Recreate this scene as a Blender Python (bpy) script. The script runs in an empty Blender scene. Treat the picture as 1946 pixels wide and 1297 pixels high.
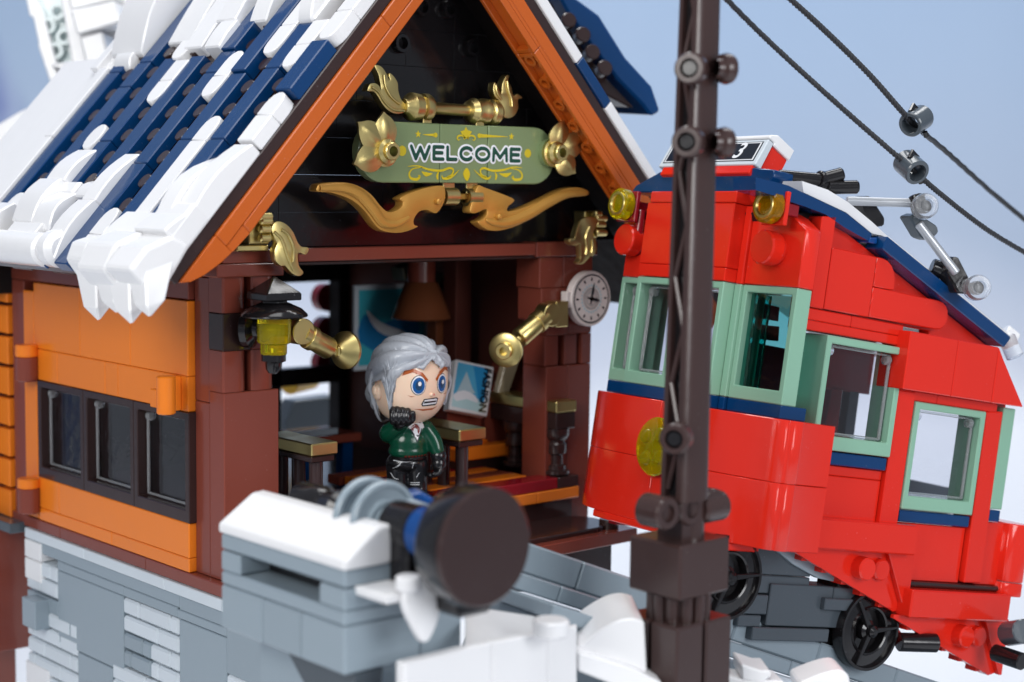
import bpy, bmesh, math, random
from mathutils import Vector, Matrix
from mathutils.bvhtree import BVHTree
random.seed(7)
sc = bpy.context.scene
# ---------------------------------------------------------------- camera
cam_d = bpy.data.cameras.new('camera'); cam = bpy.data.objects.new('camera', cam_d)
sc.collection.objects.link(cam); sc.camera = cam
M = [[0.745687, 0.055533, -0.663978], [-0.666177, 0.08101, -0.741381], [0.012617, 0.995165, 0.097403]]
cam.matrix_world = Matrix(((M[0][0], M[0][1], M[0][2], 0), (M[1][0], M[1][1], M[1][2], 0), (M[2][0], M[2][1], M[2][2], 0), (0, 0, 0, 1)))
cam.location = (-26.8316, -45.1737, 11.0860)
cam_d.sensor_width = 36; cam_d.lens = 57.575; cam_d.clip_start = 0.5; cam_d.clip_end = 2000
cam_d.dof.use_dof = True; cam_d.dof.focus_distance = 52.5; cam_d.dof.aperture_fstop = cam_d.lens * 1e-3 / 0.55
# ---------------------------------------------------------------- surroundings: pale printed winter backdrop
world = bpy.data.worlds.new('World'); sc.world = world; world.use_nodes = True
world.node_tree.nodes['Background'].inputs['Color'].default_value = (0.78, 0.86, 1.0, 1); world.node_tree.nodes['Background'].inputs['Strength'].default_value = 0.30
sc.view_settings.view_transform = 'Standard'; sc.view_settings.look = 'None'; sc.view_settings.exposure = 0.22; sc.view_settings.gamma = 1.0
sc.cycles.use_denoising = True; sc.cycles.max_bounces = 8; sc.cycles.transparent_max_bounces = 12; sc.cycles.caustics_refractive = False; sc.cycles.caustics_reflective = False
# ---------------------------------------------------------------- studio lamps (large softboxes)
def softbox(name, loc, target, sx, sy, power, col):
    d = bpy.data.lights.new(name, 'AREA'); d.shape = 'RECTANGLE'; d.size = sx; d.size_y = sy; d.energy = power; d.color = col
    o = bpy.data.objects.new(name, d); sc.collection.objects.link(o); o.location = loc
    o.rotation_euler = (Vector(target) - Vector(loc)).to_track_quat('-Z', 'Y').to_euler()
softbox('softbox_key', (-60, -28, 34), (2, 0, 4), 34, 34, 28500, (1.0, 0.985, 0.96))
softbox('softbox_fill', (6, -84, 24), (14, -8, 0), 34, 34, 27000, (0.97, 0.98, 1.0))
softbox('softbox_top', (-6, -20, 66), (4, 0, 4), 36, 36, 14000, (1, 1, 1))
softbox('backdrop_light', (40, 10, 85), (75, 75, 5), 90, 30, 84000, (1, 1, 1))

# ---------------------------------------------------------------- materials
MT = {}
def mat(name, col, rough=0.18, metal=0.0, trans=0.0, ior=1.5, bump=0.02, coat=0.0, sss=0.0, spec=0.5, dust=True):
    if name in MT: return MT[name]
    m = bpy.data.materials.new(name); m.use_nodes = True; n = m.node_tree.nodes; l = m.node_tree.links
    b = n['Principled BSDF']; b.inputs['Roughness'].default_value = rough; b.inputs['Metallic'].default_value = metal
    b.inputs['Transmission Weight'].default_value = trans; b.inputs['IOR'].default_value = ior; b.inputs['Coat Weight'].default_value = coat
    b.inputs['Specular IOR Level'].default_value = spec
    if sss: b.inputs['Subsurface Weight'].default_value = sss; b.inputs['Subsurface Radius'].default_value = (0.3, 0.12, 0.08); b.inputs['Subsurface Scale'].default_value = 0.3
    t = n.new('ShaderNodeTexCoord')
    if not trans:
        oi = n.new('ShaderNodeObjectInfo'); mx = n.new('ShaderNodeMixRGB'); mx.blend_type = 'MULTIPLY'; mx.inputs[0].default_value = 0.06
        cr = n.new('ShaderNodeCombineColor'); cr.mode = 'RGB'
        for k in range(3): l.new(oi.outputs['Random'], cr.inputs[k])
        mx.inputs[1].default_value = (*col, 1); l.new(cr.outputs[0], mx.inputs[2])
        last = mx.outputs[0]
        if dust:
            dn = n.new('ShaderNodeTexNoise'); dn.inputs['Scale'].default_value = 13.0; dn.inputs['Detail'].default_value = 2; l.new(t.outputs['Object'], dn.inputs['Vector'])
            dr = n.new('ShaderNodeValToRGB'); dr.color_ramp.elements[0].position = 0.74; dr.color_ramp.elements[1].position = 0.76
            dr.color_ramp.elements[1].color = (0.12, 0.12, 0.12, 1); dr.color_ramp.elements[0].color = (0, 0, 0, 1); l.new(dn.outputs['Fac'], dr.inputs[0])
            m2_ = n.new('ShaderNodeMixRGB'); m2_.inputs[2].default_value = (0.6, 0.6, 0.62, 1); l.new(dr.outputs[0], m2_.inputs[0]); l.new(last, m2_.inputs[1]); last = m2_.outputs[0]
        l.new(last, b.inputs['Base Color'])
        rn = n.new('ShaderNodeTexNoise'); rn.inputs['Scale'].default_value = 1.7; rn.inputs['Detail'].default_value = 5; l.new(t.outputs['Object'], rn.inputs['Vector'])
        rr = n.new('ShaderNodeMapRange'); rr.inputs['To Min'].default_value = rough * 0.7; rr.inputs['To Max'].default_value = rough * 1.45; l.new(rn.outputs['Fac'], rr.inputs[0]); l.new(rr.outputs[0], b.inputs['Roughness'])
    else: b.inputs['Base Color'].default_value = (*col, 1)
    if bump:
        bn = n.new('ShaderNodeTexNoise'); bn.inputs['Scale'].default_value = 1.1; bn.inputs['Detail'].default_value = 3; l.new(t.outputs['Object'], bn.inputs['Vector'])
        bp = n.new('ShaderNodeBump'); bp.inputs['Strength'].default_value = bump * 8; bp.inputs['Distance'].default_value = 0.06; l.new(bn.outputs['Fac'], bp.inputs['Height']); l.new(bp.outputs[0], b.inputs['Normal'])
    MT[name] = m; return m
ORANGE = mat('orange_plastic', (0.80, 0.205, 0.016)); DORANGE = mat('dark_orange_plastic', (0.50, 0.100, 0.012))
BROWN = mat('reddish_brown_plastic', (0.205, 0.047, 0.030)); DBROWN = mat('dark_brown_plastic', (0.034, 0.018, 0.017), rough=0.16)
BLACK = mat('black_plastic', (0.010, 0.009, 0.010), rough=0.14); NAVY = mat('dark_blue_plastic', (0.002, 0.038, 0.135), rough=0.14)
WHITE = mat('white_plastic', (0.80, 0.80, 0.81), rough=0.2, dust=False); LGREY = mat('light_bluish_grey_plastic', (0.60, 0.66, 0.71)); GREY = mat('bluish_grey_plastic', (0.265, 0.325, 0.37), rough=0.2)
DGREY = mat('dark_grey_plastic', (0.065, 0.08, 0.095)); SAND = mat('sand_green_plastic', (0.24, 0.44, 0.32)); OLIVE = mat('sage_sign_plastic', (0.20, 0.265, 0.125), rough=0.22)
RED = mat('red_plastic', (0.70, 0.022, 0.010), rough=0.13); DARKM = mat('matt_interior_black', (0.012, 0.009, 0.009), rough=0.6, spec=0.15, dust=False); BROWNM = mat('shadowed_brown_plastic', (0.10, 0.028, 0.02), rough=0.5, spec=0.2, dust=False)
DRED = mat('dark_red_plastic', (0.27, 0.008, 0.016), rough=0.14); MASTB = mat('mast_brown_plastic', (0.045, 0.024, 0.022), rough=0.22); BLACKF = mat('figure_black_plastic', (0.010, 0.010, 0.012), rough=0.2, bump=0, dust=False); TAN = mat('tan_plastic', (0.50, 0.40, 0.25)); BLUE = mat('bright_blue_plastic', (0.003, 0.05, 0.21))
GOLD = mat('chrome_gold', (0.67, 0.54, 0.22), rough=0.31, metal=1.0, bump=0.01, dust=False); PGOLD = mat('pearl_gold', (0.56, 0.285, 0.055), rough=0.33, metal=0.45, dust=False)
CLEAR = mat('clear_plastic', (0.92, 0.94, 0.97), rough=0.05, trans=0.8, ior=1.15, bump=0.0); YELL = mat('clear_yellow_plastic', (0.97, 0.78, 0.01), rough=0.04, trans=0.8, ior=1.3, bump=0.0)
AMBER = mat('clear_amber_plastic', (0.93, 0.42, 0.005), rough=0.04, trans=0.78, ior=1.3, bump=0.0); SILVER = mat('silver_plastic', (0.45, 0.47, 0.50), rough=0.3, metal=0.4); HAIR = mat('silver_hair_plastic', (0.46, 0.49, 0.54), rough=0.24, bump=0.0, dust=False)
SKIN = mat('flesh_plastic', (0.88, 0.64, 0.48), rough=0.22, sss=0.25, bump=0.0, dust=False); GREEN = mat('dark_green_plastic', (0.003, 0.058, 0.030), rough=0.17, bump=0.0, dust=False)
INKW = mat('white_ink', (0.80, 0.82, 0.85), dust=False); INKG = mat('dark_green_ink', (0.012, 0.07, 0.045), dust=False); INKY = mat('yellow_ink', (0.62, 0.48, 0.02), dust=False); INKB = mat('black_ink', (0.012, 0.014, 0.02), dust=False)
INKBL = mat('blue_ink', (0.01, 0.13, 0.34), dust=False); INKO = mat('brown_ink', (0.45, 0.10, 0.02), dust=False); INKR = mat('dark_red_ink', (0.22, 0.03, 0.025), dust=False); INKC = mat('sky_blue_ink', (0.10, 0.42, 0.66), dust=False); INKL = mat('pale_grey_blue_ink', (0.45, 0.60, 0.66), dust=False); INKN = mat('navy_ink', (0.01, 0.05, 0.12), dust=False); PINKW = mat('warm_white_plastic', (0.78, 0.70, 0.67), dust=False)
def thin(name, tint, refl):
    m = bpy.data.materials.new(name); m.use_nodes = True; n = m.node_tree.nodes; l = m.node_tree.links
    n.remove(n['Principled BSDF']); out = n['Material Output']
    tr = n.new('ShaderNodeBsdfTransparent'); tr.inputs[0].default_value = (*tint, 1); gl = n.new('ShaderNodeBsdfGlossy'); gl.inputs['Roughness'].default_value = 0.05
    fr = n.new('ShaderNodeLayerWeight'); fr.inputs[0].default_value = 0.5; pw = n.new('ShaderNodeMath'); pw.operation = 'POWER'; pw.inputs[1].default_value = 4.0; l.new(fr.outputs['Facing'], pw.inputs[0])
    ml = n.new('ShaderNodeMath'); ml.operation = 'MULTIPLY'; ml.inputs[1].default_value = 0.7; l.new(pw.outputs[0], ml.inputs[0]); ad = n.new('ShaderNodeMath'); ad.operation = 'ADD'; ad.inputs[1].default_value = refl; l.new(ml.outputs[0], ad.inputs[0])
    t = n.new('ShaderNodeTexCoord'); nz_ = n.new('ShaderNodeTexNoise'); nz_.inputs['Scale'].default_value = 2.0; l.new(t.outputs['Object'], nz_.inputs['Vector']); bp = n.new('ShaderNodeBump'); bp.inputs['Strength'].default_value = 0.15; bp.inputs['Distance'].default_value = 0.05
    l.new(nz_.outputs['Fac'], bp.inputs['Height']); l.new(bp.outputs[0], gl.inputs['Normal'])
    mx = n.new('ShaderNodeMixShader'); l.new(ad.outputs[0], mx.inputs[0]); l.new(tr.outputs[0], mx.inputs[1]); l.new(gl.outputs[0], mx.inputs[2]); l.new(mx.outputs[0], out.inputs[0])
    return m
PANE = thin('clear_window_pane', (0.90, 0.91, 0.94), 0.05); TPANE = thin('teal_window_pane', (0.45, 0.80, 0.78), 0.06); TEAL = mat('clear_teal_plastic', (0.02, 0.50, 0.46), rough=0.06, trans=1.0, ior=1.3, bump=0)

# ---------------------------------------------------------------- object helpers
COL = sc.collection
OFF = {}
def thing(name, label, cat, loc=(0, 0, 0), group=None, mtx=None, kind=None):
    o = bpy.data.objects.new(name, None); o.empty_display_size = 0.5; COL.objects.link(o)
    if mtx is not None: o.matrix_world = mtx; OFF[o.name] = Vector((0, 0, 0))
    else: o.location = loc; OFF[o.name] = Vector(loc)
    o['label'] = label; o['category'] = cat
    if group: o['group'] = group
    if kind: o['kind'] = kind
    return o
def off(p): return OFF[p.name] if p is not None and p.name in OFF else Vector((0, 0, 0))
def link(name, me, m, parent=None, loc=(0, 0, 0), rot=None, smooth=False, label=None, kind=None):
    o = bpy.data.objects.new(name, me); COL.objects.link(o)
    if m is not None and not me.materials: me.materials.append(m)
    if parent is not None: o.parent = parent; o.location = Vector(loc) - off(parent); OFF[o.name] = Vector(loc)
    else: o.location = loc; OFF[o.name] = Vector(loc)
    if rot is not None: o.rotation_euler = rot
    if smooth: me.polygons.foreach_set('use_smooth', [True] * len(me.polygons))
    if label: o['label'] = label
    if kind: o['kind'] = kind
    return o
def mesh(bm, name='mesh'):
    me = bpy.data.meshes.new(name); bmesh.ops.recalc_face_normals(bm, faces=bm.faces); bm.to_mesh(me); bm.free(); return me
BOXC = {}
def boxmesh(sx, sy, sz, bev, m):
    key = (round(sx, 3), round(sy, 3), round(sz, 3), round(bev, 3), m.name)
    if key in BOXC: return BOXC[key]
    b = min(bev, sx * .3, sy * .3, sz * .3); hx, hy, hz = sx / 2, sy / 2, sz / 2
    V = []; F = []; idx = {}
    for X in (-1, 1):
        for Y in (-1, 1):
            for Z in (-1, 1):
                for a in range(3):
                    v = [X * (hx - b), Y * (hy - b), Z * (hz - b)]; v[a] = (X * hx, Y * hy, Z * hz)[a]
                    idx[(X, Y, Z, a)] = len(V); V.append(v)
    for a in range(3):
        for s in (-1, 1):
            o_ = [k for k in range(3) if k != a]; q = []
            for (p, r) in ((-1, -1), (1, -1), (1, 1), (-1, 1)):
                c = [0, 0, 0]; c[a] = s; c[o_[0]] = p; c[o_[1]] = r; q.append(idx[(*c, a)])
            F.append(q)
    for a in range(3):
        o_ = [k for k in range(3) if k != a]
        for p in (-1, 1):
            for r in (-1, 1):
                c0 = [0, 0, 0]; c1 = [0, 0, 0]; c0[a] = -1; c1[a] = 1
                for c in (c0, c1): c[o_[0]] = p; c[o_[1]] = r
                F.append([idx[(*c0, o_[0])], idx[(*c1, o_[0])], idx[(*c1, o_[1])], idx[(*c0, o_[1])]])
    for X in (-1, 1):
        for Y in (-1, 1):
            for Z in (-1, 1): F.append([idx[(X, Y, Z, 0)], idx[(X, Y, Z, 1)], idx[(X, Y, Z, 2)]])
    me = bpy.data.meshes.new('block'); me.from_pydata(V, [], F); bm = bmesh.new(); bm.from_mesh(me); bmesh.ops.recalc_face_normals(bm, faces=bm.faces); bm.to_mesh(me); bm.free()
    me.materials.append(m); BOXC[key] = me; return me
GAP = 0.012
def brick(name, x0, x1, y0, y1, z0, z1, m, parent=None, bev=0.03, gap=GAP, label=None, rot=None):
    sx, sy, sz = abs(x1 - x0) - gap, abs(y1 - y0) - gap, abs(z1 - z0) - gap
    return link(name, boxmesh(sx, sy, sz, bev, m), m, parent, ((x0 + x1) / 2, (y0 + y1) / 2, (z0 + z1) / 2), rot=rot, label=label)
def bevel(bm, w, seg=1, ang=0.5):
    es = [e for e in bm.edges if len(e.link_faces) == 2 and e.calc_face_angle(0) > ang]
    if es and w > 0: bmesh.ops.bevel(bm, geom=es, offset=w, segments=seg, affect='EDGES', profile=0.5, clamp_overlap=True)
def prismmesh(pts, d0, d1, axis='Y', bev=0.03, seg=1, holes=()):
    """polygon pts (2-D) extruded along axis between d0 and d1"""
    bm = bmesh.new()
    def P(p, d):
        return {'X': (d, p[0], p[1]), 'Y': (p[0], d, p[1]), 'Z': (p[0], p[1], d)}[axis]
    vs = [bm.verts.new(P(p, d0)) for p in pts]
    f = bm.faces.new(vs)
    r = bmesh.ops.extrude_face_region(bm, geom=[f]); dv = Vector(P((0, 0), d1)) - Vector(P((0, 0), d0))
    bmesh.ops.translate(bm, verts=[v for v in r['geom'] if isinstance(v, bmesh.types.BMVert)], vec=dv)
    bmesh.ops.recalc_face_normals(bm, faces=bm.faces); bevel(bm, bev, seg)
    bmesh.ops.triangulate(bm, faces=[f for f in bm.faces if len(f.verts) > 4])
    return bm
def setloc(me, c):
    me.transform(Matrix.Translation(-Vector(c)))
def prism(name, pts, d0, d1, m, parent=None, axis='Y', bev=0.03, seg=1, smooth=False, label=None, mtx=None):
    bm = prismmesh(pts, d0, d1, axis, bev, seg)
    if mtx is not None: bmesh.ops.transform(bm, matrix=mtx, verts=bm.verts)
    c = sum((v.co for v in bm.verts), Vector()) / len(bm.verts)
    me = mesh(bm, name); setloc(me, c); o = link(name, me, m, parent, c, label=label)
    if smooth: autosmooth(o)
    return o
def autosmooth(o, ang=0.7):
    me = o.data; bm = bmesh.new(); bm.from_mesh(me)
    for f in bm.faces: f.smooth = True
    for e in bm.edges:
        if len(e.link_faces) == 2 and e.calc_face_angle(0) > ang: e.smooth = False
    bm.to_mesh(me); bm.free()
def frame(p0, p1):
    z = (Vector(p1) - Vector(p0)); ln = z.length; z.normalize()
    a = Vector((0, 0, 1)) if abs(z.z) < 0.95 else Vector((1, 0, 0)); x = a.cross(z).normalized(); y = z.cross(x)
    return Matrix(((x.x, y.x, z.x, p0[0]), (x.y, y.y, z.y, p0[1]), (x.z, y.z, z.z, p0[2]), (0, 0, 0, 1))), ln
def lathebm(prof, p0, p1, seg=28, bm=None):
    """profile [(r, t)] along p0->p1 (t in units)"""
    bm = bm or bmesh.new(); fr, ln = frame(p0, p1); rings = []
    for r, t in prof:
        if r < 1e-5: rings.append([bm.verts.new(fr @ Vector((0, 0, t)))])
        else: rings.append([bm.verts.new(fr @ Vector((r * math.cos(2 * math.pi * k / seg), r * math.sin(2 * math.pi * k / seg), t))) for k in range(seg)])
    for A, B in zip(rings, rings[1:]):
        if len(A) == 1 and len(B) == 1: continue
        for k in range(seg):
            k2 = (k + 1) % seg
            if len(A) == 1: bm.faces.new([A[0], B[k2], B[k]])
            elif len(B) == 1: bm.faces.new([A[k], A[k2], B[0]])
            else: bm.faces.new([A[k], A[k2], B[k2], B[k]])
    return bm
def finish(name, bm, m, parent=None, label=None, ang=0.6, kind=None, center=True):
    c = sum((v.co for v in bm.verts), Vector()) / len(bm.verts) if center else Vector((0, 0, 0))
    me = mesh(bm, name); setloc(me, c); o = link(name, me, m, parent, c, label=label, kind=kind); autosmooth(o, ang); return o
def lathe(name, prof, p0, p1, m, parent=None, seg=28, label=None): return finish(name, lathebm(prof, p0, p1, seg), m, parent, label)
def rod(name, p0, p1, r, m, parent=None, seg=20, bev=0.04, r1=None, label=None, bm=None):
    ln = (Vector(p1) - Vector(p0)).length; r1 = r1 if r1 is not None else r; b = min(bev, r * .5, ln * .3)
    pr = [(0, 0), (r - b, 0), (r, b), (r1, ln - b), (r1 - b, ln), (0, ln)]
    if bm is not None: return lathebm(pr, p0, p1, seg, bm)
    return lathe(name, pr, p0, p1, m, parent, seg, label)
def tubebm(path, radii, seg=14, bm=None, flat=1.0, up=None):
    bm = bm or bmesh.new(); P = [Vector(p) for p in path]; n = len(P); rings = []
    ref = Vector(up) if up else Vector((0.13, 0.27, 0.95)); prev = None
    for i, p in enumerate(P):
        t = (P[min(i + 1, n - 1)] - P[max(i - 1, 0)]).normalized()
        x = ref - t * ref.dot(t)
        if prev is not None and not up: x = prev - t * prev.dot(t)
        x.normalize(); prev = x; y = t.cross(x); r = radii[i] if hasattr(radii, '__len__') else radii
        rings.append([bm.verts.new(p + x * (r * math.cos(2 * math.pi * k / seg)) + y * (r * flat * math.sin(2 * math.pi * k / seg))) for k in range(seg)])
    for A, B in zip(rings, rings[1:]):
        for k in range(seg): bm.faces.new([A[k], A[(k + 1) % seg], B[(k + 1) % seg], B[k]])
    bm.faces.new(rings[0][::-1]); bm.faces.new(rings[-1]); return bm
def smoothpath(pts, n=6):
    """Catmull-Rom through points (any dimension); returns list"""
    P = [tuple(p) for p in pts]; out = []
    for i in range(len(P) - 1):
        p0, p1, p2, p3 = P[max(i - 1, 0)], P[i], P[i + 1], P[min(i + 2, len(P) - 1)]
        for k in range(n):
            t = k / n; out.append(tuple(0.5 * ((2 * b) + (c - a) * t + (2 * a - 5 * b + 4 * c - d) * t * t + (-a + 3 * b - 3 * c + d) * t ** 3) for a, b, c, d in zip(p0, p1, p2, p3)))
    out.append(P[-1]); return out
def closedsmooth(pts, n=4):
    P = [tuple(p) for p in pts]; m = len(P); out = []
    for i in range(m):
        p0, p1, p2, p3 = P[i - 1], P[i], P[(i + 1) % m], P[(i + 2) % m]
        for k in range(n):
            t = k / n; out.append(tuple(0.5 * ((2 * b) + (c - a) * t + (2 * a - 5 * b + 4 * c - d) * t * t + (-a + 3 * b - 3 * c + d) * t ** 3) for a, b, c, d in zip(p0, p1, p2, p3)))
    return out
def windowframe(name, a0, a1, z0, z1, d0, d1, axis, m, parent, bw=0.28, label=None, pane=None, fz=0.3, latch=True, depth_pane=0.55, both=True):
    """rectangular frame: a = coordinate along wall, d0 = outer face, d1 = inner face; axis = wall normal"""
    bm = bmesh.new()
    def P(a, d, z): return (d, a, z) if axis == 'X' else (a, d, z)
    O = [(a0, z0), (a1, z0), (a1, z1), (a0, z1)]; I = [(a0 + bw, z0 + fz), (a1 - bw, z0 + fz), (a1 - bw, z1 - bw), (a0 + bw, z1 - bw)]
    g = GAP / 2; O = [(a + (g if a == a0 else -g), z) for a, z in O]
    vo = [[bm.verts.new(P(a, d, z)) for a, z in O] for d in (d0, d1)]; vi = [[bm.verts.new(P(a, d, z)) for a, z in I] for d in (d0, d1)]
    for k in range(4):
        k2 = (k + 1) % 4
        bm.faces.new([vo[0][k], vo[0][k2], vi[0][k2], vi[0][k]]); bm.faces.new([vo[1][k], vi[1][k], vi[1][k2], vo[1][k2]])
        bm.faces.new([vo[0][k], vo[1][k], vo[1][k2], vo[0][k2]]); bm.faces.new([vi[0][k], vi[0][k2], vi[1][k2], vi[1][k]])
    bmesh.ops.recalc_face_normals(bm, faces=bm.faces); bevel(bm, 0.03)
    fo = finish(name, bm, m, parent, label, ang=0.3)
    dp = d0 + (d1 - d0) * depth_pane; s = 1 if d1 > d0 else -1
    if pane:
        pm = brick('pane', *( (dp, dp + .08 * s) if axis == 'X' else (a0 + bw, a1 - bw)), *((a0 + bw, a1 - bw) if axis == 'X' else (dp, dp + .08 * s)), z0 + fz, z1 - bw, pane, fo, bev=0.0, gap=0.01)
        if latch:
            bm = bmesh.new()
            for aa, sgn in ((a0 + bw, 1), (a1 - bw, -1)):
                q0 = Vector(P(aa + sgn * .10, dp - .02 * s, z1 - bw - .22)); q1 = Vector(P(aa + sgn * .32, dp - .02 * s, z1 - bw - .22))
                rod('', q0, q1, .17, None, bm=bm, seg=16)
                tubebm([P(aa + sgn * .12, dp - .06 * s, z1 - bw - .3), P(aa + sgn * .12, dp - .06 * s, z0 + fz + .06)], .06, seg=8, bm=bm)
            tubebm([P(a0 + bw + .1, dp - .04 * s, z0 + fz + .07), P(a1 - bw - .1, dp - .04 * s, z0 + fz + .07)], .05, seg=8, bm=bm)
            tubebm([P(a0 + bw + .1, dp - .04 * s, z1 - bw - .07), P(a1 - bw - .1, dp - .04 * s, z1 - bw - .07)], .04, seg=8, bm=bm)
            finish('hinge', bm, CLEAR, fo)
    return fo
def textmesh(s, size, ext, offset=0.0, bold=0.0, align='CENTER', space=1.0):
    c = bpy.data.curves.new('lettering', 'FONT'); c.body = s; c.size = size; c.extrude = ext; c.offset = offset; c.align_x = align; c.align_y = 'CENTER'; c.space_character = space; c.resolution_u = 4
    o = bpy.data.objects.new('tmp', c); COL.objects.link(o); dg = bpy.context.evaluated_depsgraph_get(); me = bpy.data.meshes.new_from_object(o.evaluated_get(dg)); bpy.data.objects.remove(o); return me
# ================================================================ ground sheet
# ================================================================ printed studio backdrop: hazy blue winter sky over snow
bm = bmesh.new(); Fd = Vector((0.667, 0.745, 0)); Rd = Vector((0.745, -0.667, 0)); c0 = Vector((-26.8, -45.2, 0)) + Fd * 132; NB = 24
cols = []
for i in range(NB + 1):
    t = (i / NB - .5) * 2; base = c0 + Rd * (t * 150) - Fd * (22 * t * t); cols.append([bm.verts.new(base + Vector((0, 0, -45 + 155 * j / 8))) for j in range(9)])
for i in range(NB):
    for j in range(8): bm.faces.new([cols[i][j], cols[i + 1][j], cols[i + 1][j + 1], cols[i][j + 1]])
bdm = bpy.data.materials.new('backdrop_print'); bdm.use_nodes = True; n = bdm.node_tree.nodes; l = bdm.node_tree.links; b = n['Principled BSDF']; b.inputs['Roughness'].default_value = .9; b.inputs['Specular IOR Level'].default_value = 0.1
t = n.new('ShaderNodeTexCoord'); sp_ = n.new('ShaderNodeSeparateXYZ'); l.new(t.outputs['Object'], sp_.inputs[0])
mp = n.new('ShaderNodeMapping'); mp.inputs['Rotation'].default_value = (0, .5, 0); mp.inputs['Scale'].default_value = (.05, .05, .016); l.new(t.outputs['Object'], mp.inputs[0]); nz = n.new('ShaderNodeTexNoise'); nz.inputs['Scale'].default_value = 1.0; nz.inputs['Detail'].default_value = 4; l.new(mp.outputs[0], nz.inputs['Vector'])
ma = n.new('ShaderNodeMath'); ma.operation = 'MULTIPLY_ADD'; ma.inputs[1].default_value = 14.0; l.new(nz.outputs['Fac'], ma.inputs[0]); l.new(sp_.outputs['Z'], ma.inputs[2])
mr = n.new('ShaderNodeMapRange'); mr.inputs['From Min'].default_value = -30; mr.inputs['From Max'].default_value = 80; l.new(ma.outputs[0], mr.inputs[0]); rp = n.new('ShaderNodeValToRGB'); e = rp.color_ramp.elements
def zp(z_): return (z_ + 7 + 30) / 110
e[0].position = zp(-30); e[0].color = (.82, .85, .9, 1); e[1].position = zp(60); e[1].color = (.17, .235, .36, 1)
for z_, c_ in ((-9, (.82, .85, .91, 1)), (-3, (.53, .57, .66, 1)), (6, (.355, .42, .53, 1)), (20, (.285, .365, .49, 1)), (34, (.215, .295, .42, 1))): x = e.new(zp(z_)); x.color = c_
l.new(mr.outputs[0], rp.inputs[0]); dt = n.new('ShaderNodeVectorMath'); dt.operation = 'DOT_PRODUCT'; dt.inputs[1].default_value = (0.745, -0.667, 0); l.new(t.outputs['Object'], dt.inputs[0])
# a snowy mountain flank printed at the left end
m5 = n.new('ShaderNodeMath'); m5.operation = 'MULTIPLY_ADD'; m5.inputs[1].default_value = 2.45; l.new(dt.outputs['Value'], m5.inputs[0]); l.new(sp_.outputs['Z'], m5.inputs[2])
m6 = n.new('ShaderNodeMapRange'); m6.inputs['From Min'].default_value = -52; m6.inputs['From Max'].default_value = -57; l.new(m5.outputs[0], m6.inputs[0])
n7 = n.new('ShaderNodeTexNoise'); n7.inputs['Scale'].default_value = 2.4; n7.inputs['Detail'].default_value = 5; l.new(mp.outputs[0], n7.inputs['Vector']); r7 = n.new('ShaderNodeValToRGB'); r7.color_ramp.elements[0].position = .38; r7.color_ramp.elements[0].color = (.16, .20, .38, 1); r7.color_ramp.elements[1].position = .62; r7.color_ramp.elements[1].color = (.42, .50, .60, 1); l.new(n7.outputs['Fac'], r7.inputs[0])
mx = n.new('ShaderNodeMixRGB'); l.new(m6.outputs[0], mx.inputs[0]); l.new(rp.outputs[0], mx.inputs[1]); l.new(r7.outputs[0], mx.inputs[2]); l.new(mx.outputs[0], b.inputs['Base Color'])
bo = link('backdrop', mesh(bm), bdm, kind='structure', smooth=True)
bm = bmesh.new(); bm.faces.new([bm.verts.new(p) for p in ((-150, -150, -25), (210, -150, -25), (210, 150, -25), (-150, 150, -25))]); link('studio_floor', mesh(bm), mat('white_paper', (.8, .81, .83), rough=.7, dust=False), kind='structure')
# ================================================================ station house
H = thing('station_house', 'brick-built toy station house with orange walls and a steep blue roof under snow', 'toy house', (8, 5, -2.4))
# ---- left wall, orange bricks (outer face x = 0)
for y0, y1 in ((0.22, 3.92), (3.92, 7.51), (7.51, 11.1)): brick('brick', 0, 1, y0, y1, 4.75, 7.17, ORANGE, H)
brick('brick', 0, 1, 11.1, 11.95, 4.75, 6.85, ORANGE, H)
for y0, y1 in ((0.22, 1.13), (1.13, 4.80), (4.80, 5.71), (5.71, 9.27), (9.27, 10.9)): brick('brick', 0, 1, y0, y1, 3.6, 4.75, ORANGE, H)
for y0, y1 in ((0.22, 9.27), (9.27, 10.9)): brick('brick', 0, 1, y0, y1, -1.15, 0.0, ORANGE, H)
for y0, y1 in ((0.22, 5.36), (5.36, 10.9)): brick('brick', 0, 1, y0, y1, -1.62, -1.15, ORANGE, H)
brick('brick', 0, 1, 10.95, 11.95, -1.6, 3.6, ORANGE, H)
for zt, zb, m_ in ((4.9, 4.45, ORANGE), (4.45, 3.55, BROWN), (-0.05, -.42, ORANGE), (-.42, -1.35, BROWN)):
    rod('hinge', (-.28, 11.1, zb), (-.28, 11.1, zt), .42, m_, H)
for k, y0 in enumerate((0.15, 3.72, 7.29)):
    windowframe('window', y0, y0 + 3.57, 0.0, 3.6, -0.02, 0.9, 'X', DBROWN, H, bw=0.26, fz=.42, pane=PANE, depth_pane=.45)
# handle clip on the wall
hh = [(-0.9, -0.07, 4.87), (-0.9, -0.05, 3.67)]
rod('handle', (-.95, hh[0][1], hh[1][2]), (-.95, hh[0][1], hh[0][2]), .30, ORANGE, H)
brick('handle_clip', -.85, .02, .72, 1.15, 3.75, 4.35, ORANGE, H); brick('handle_plate', -.22, .02, 0.62, 1.1, 3.62, 4.74, ORANGE, H)
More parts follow.
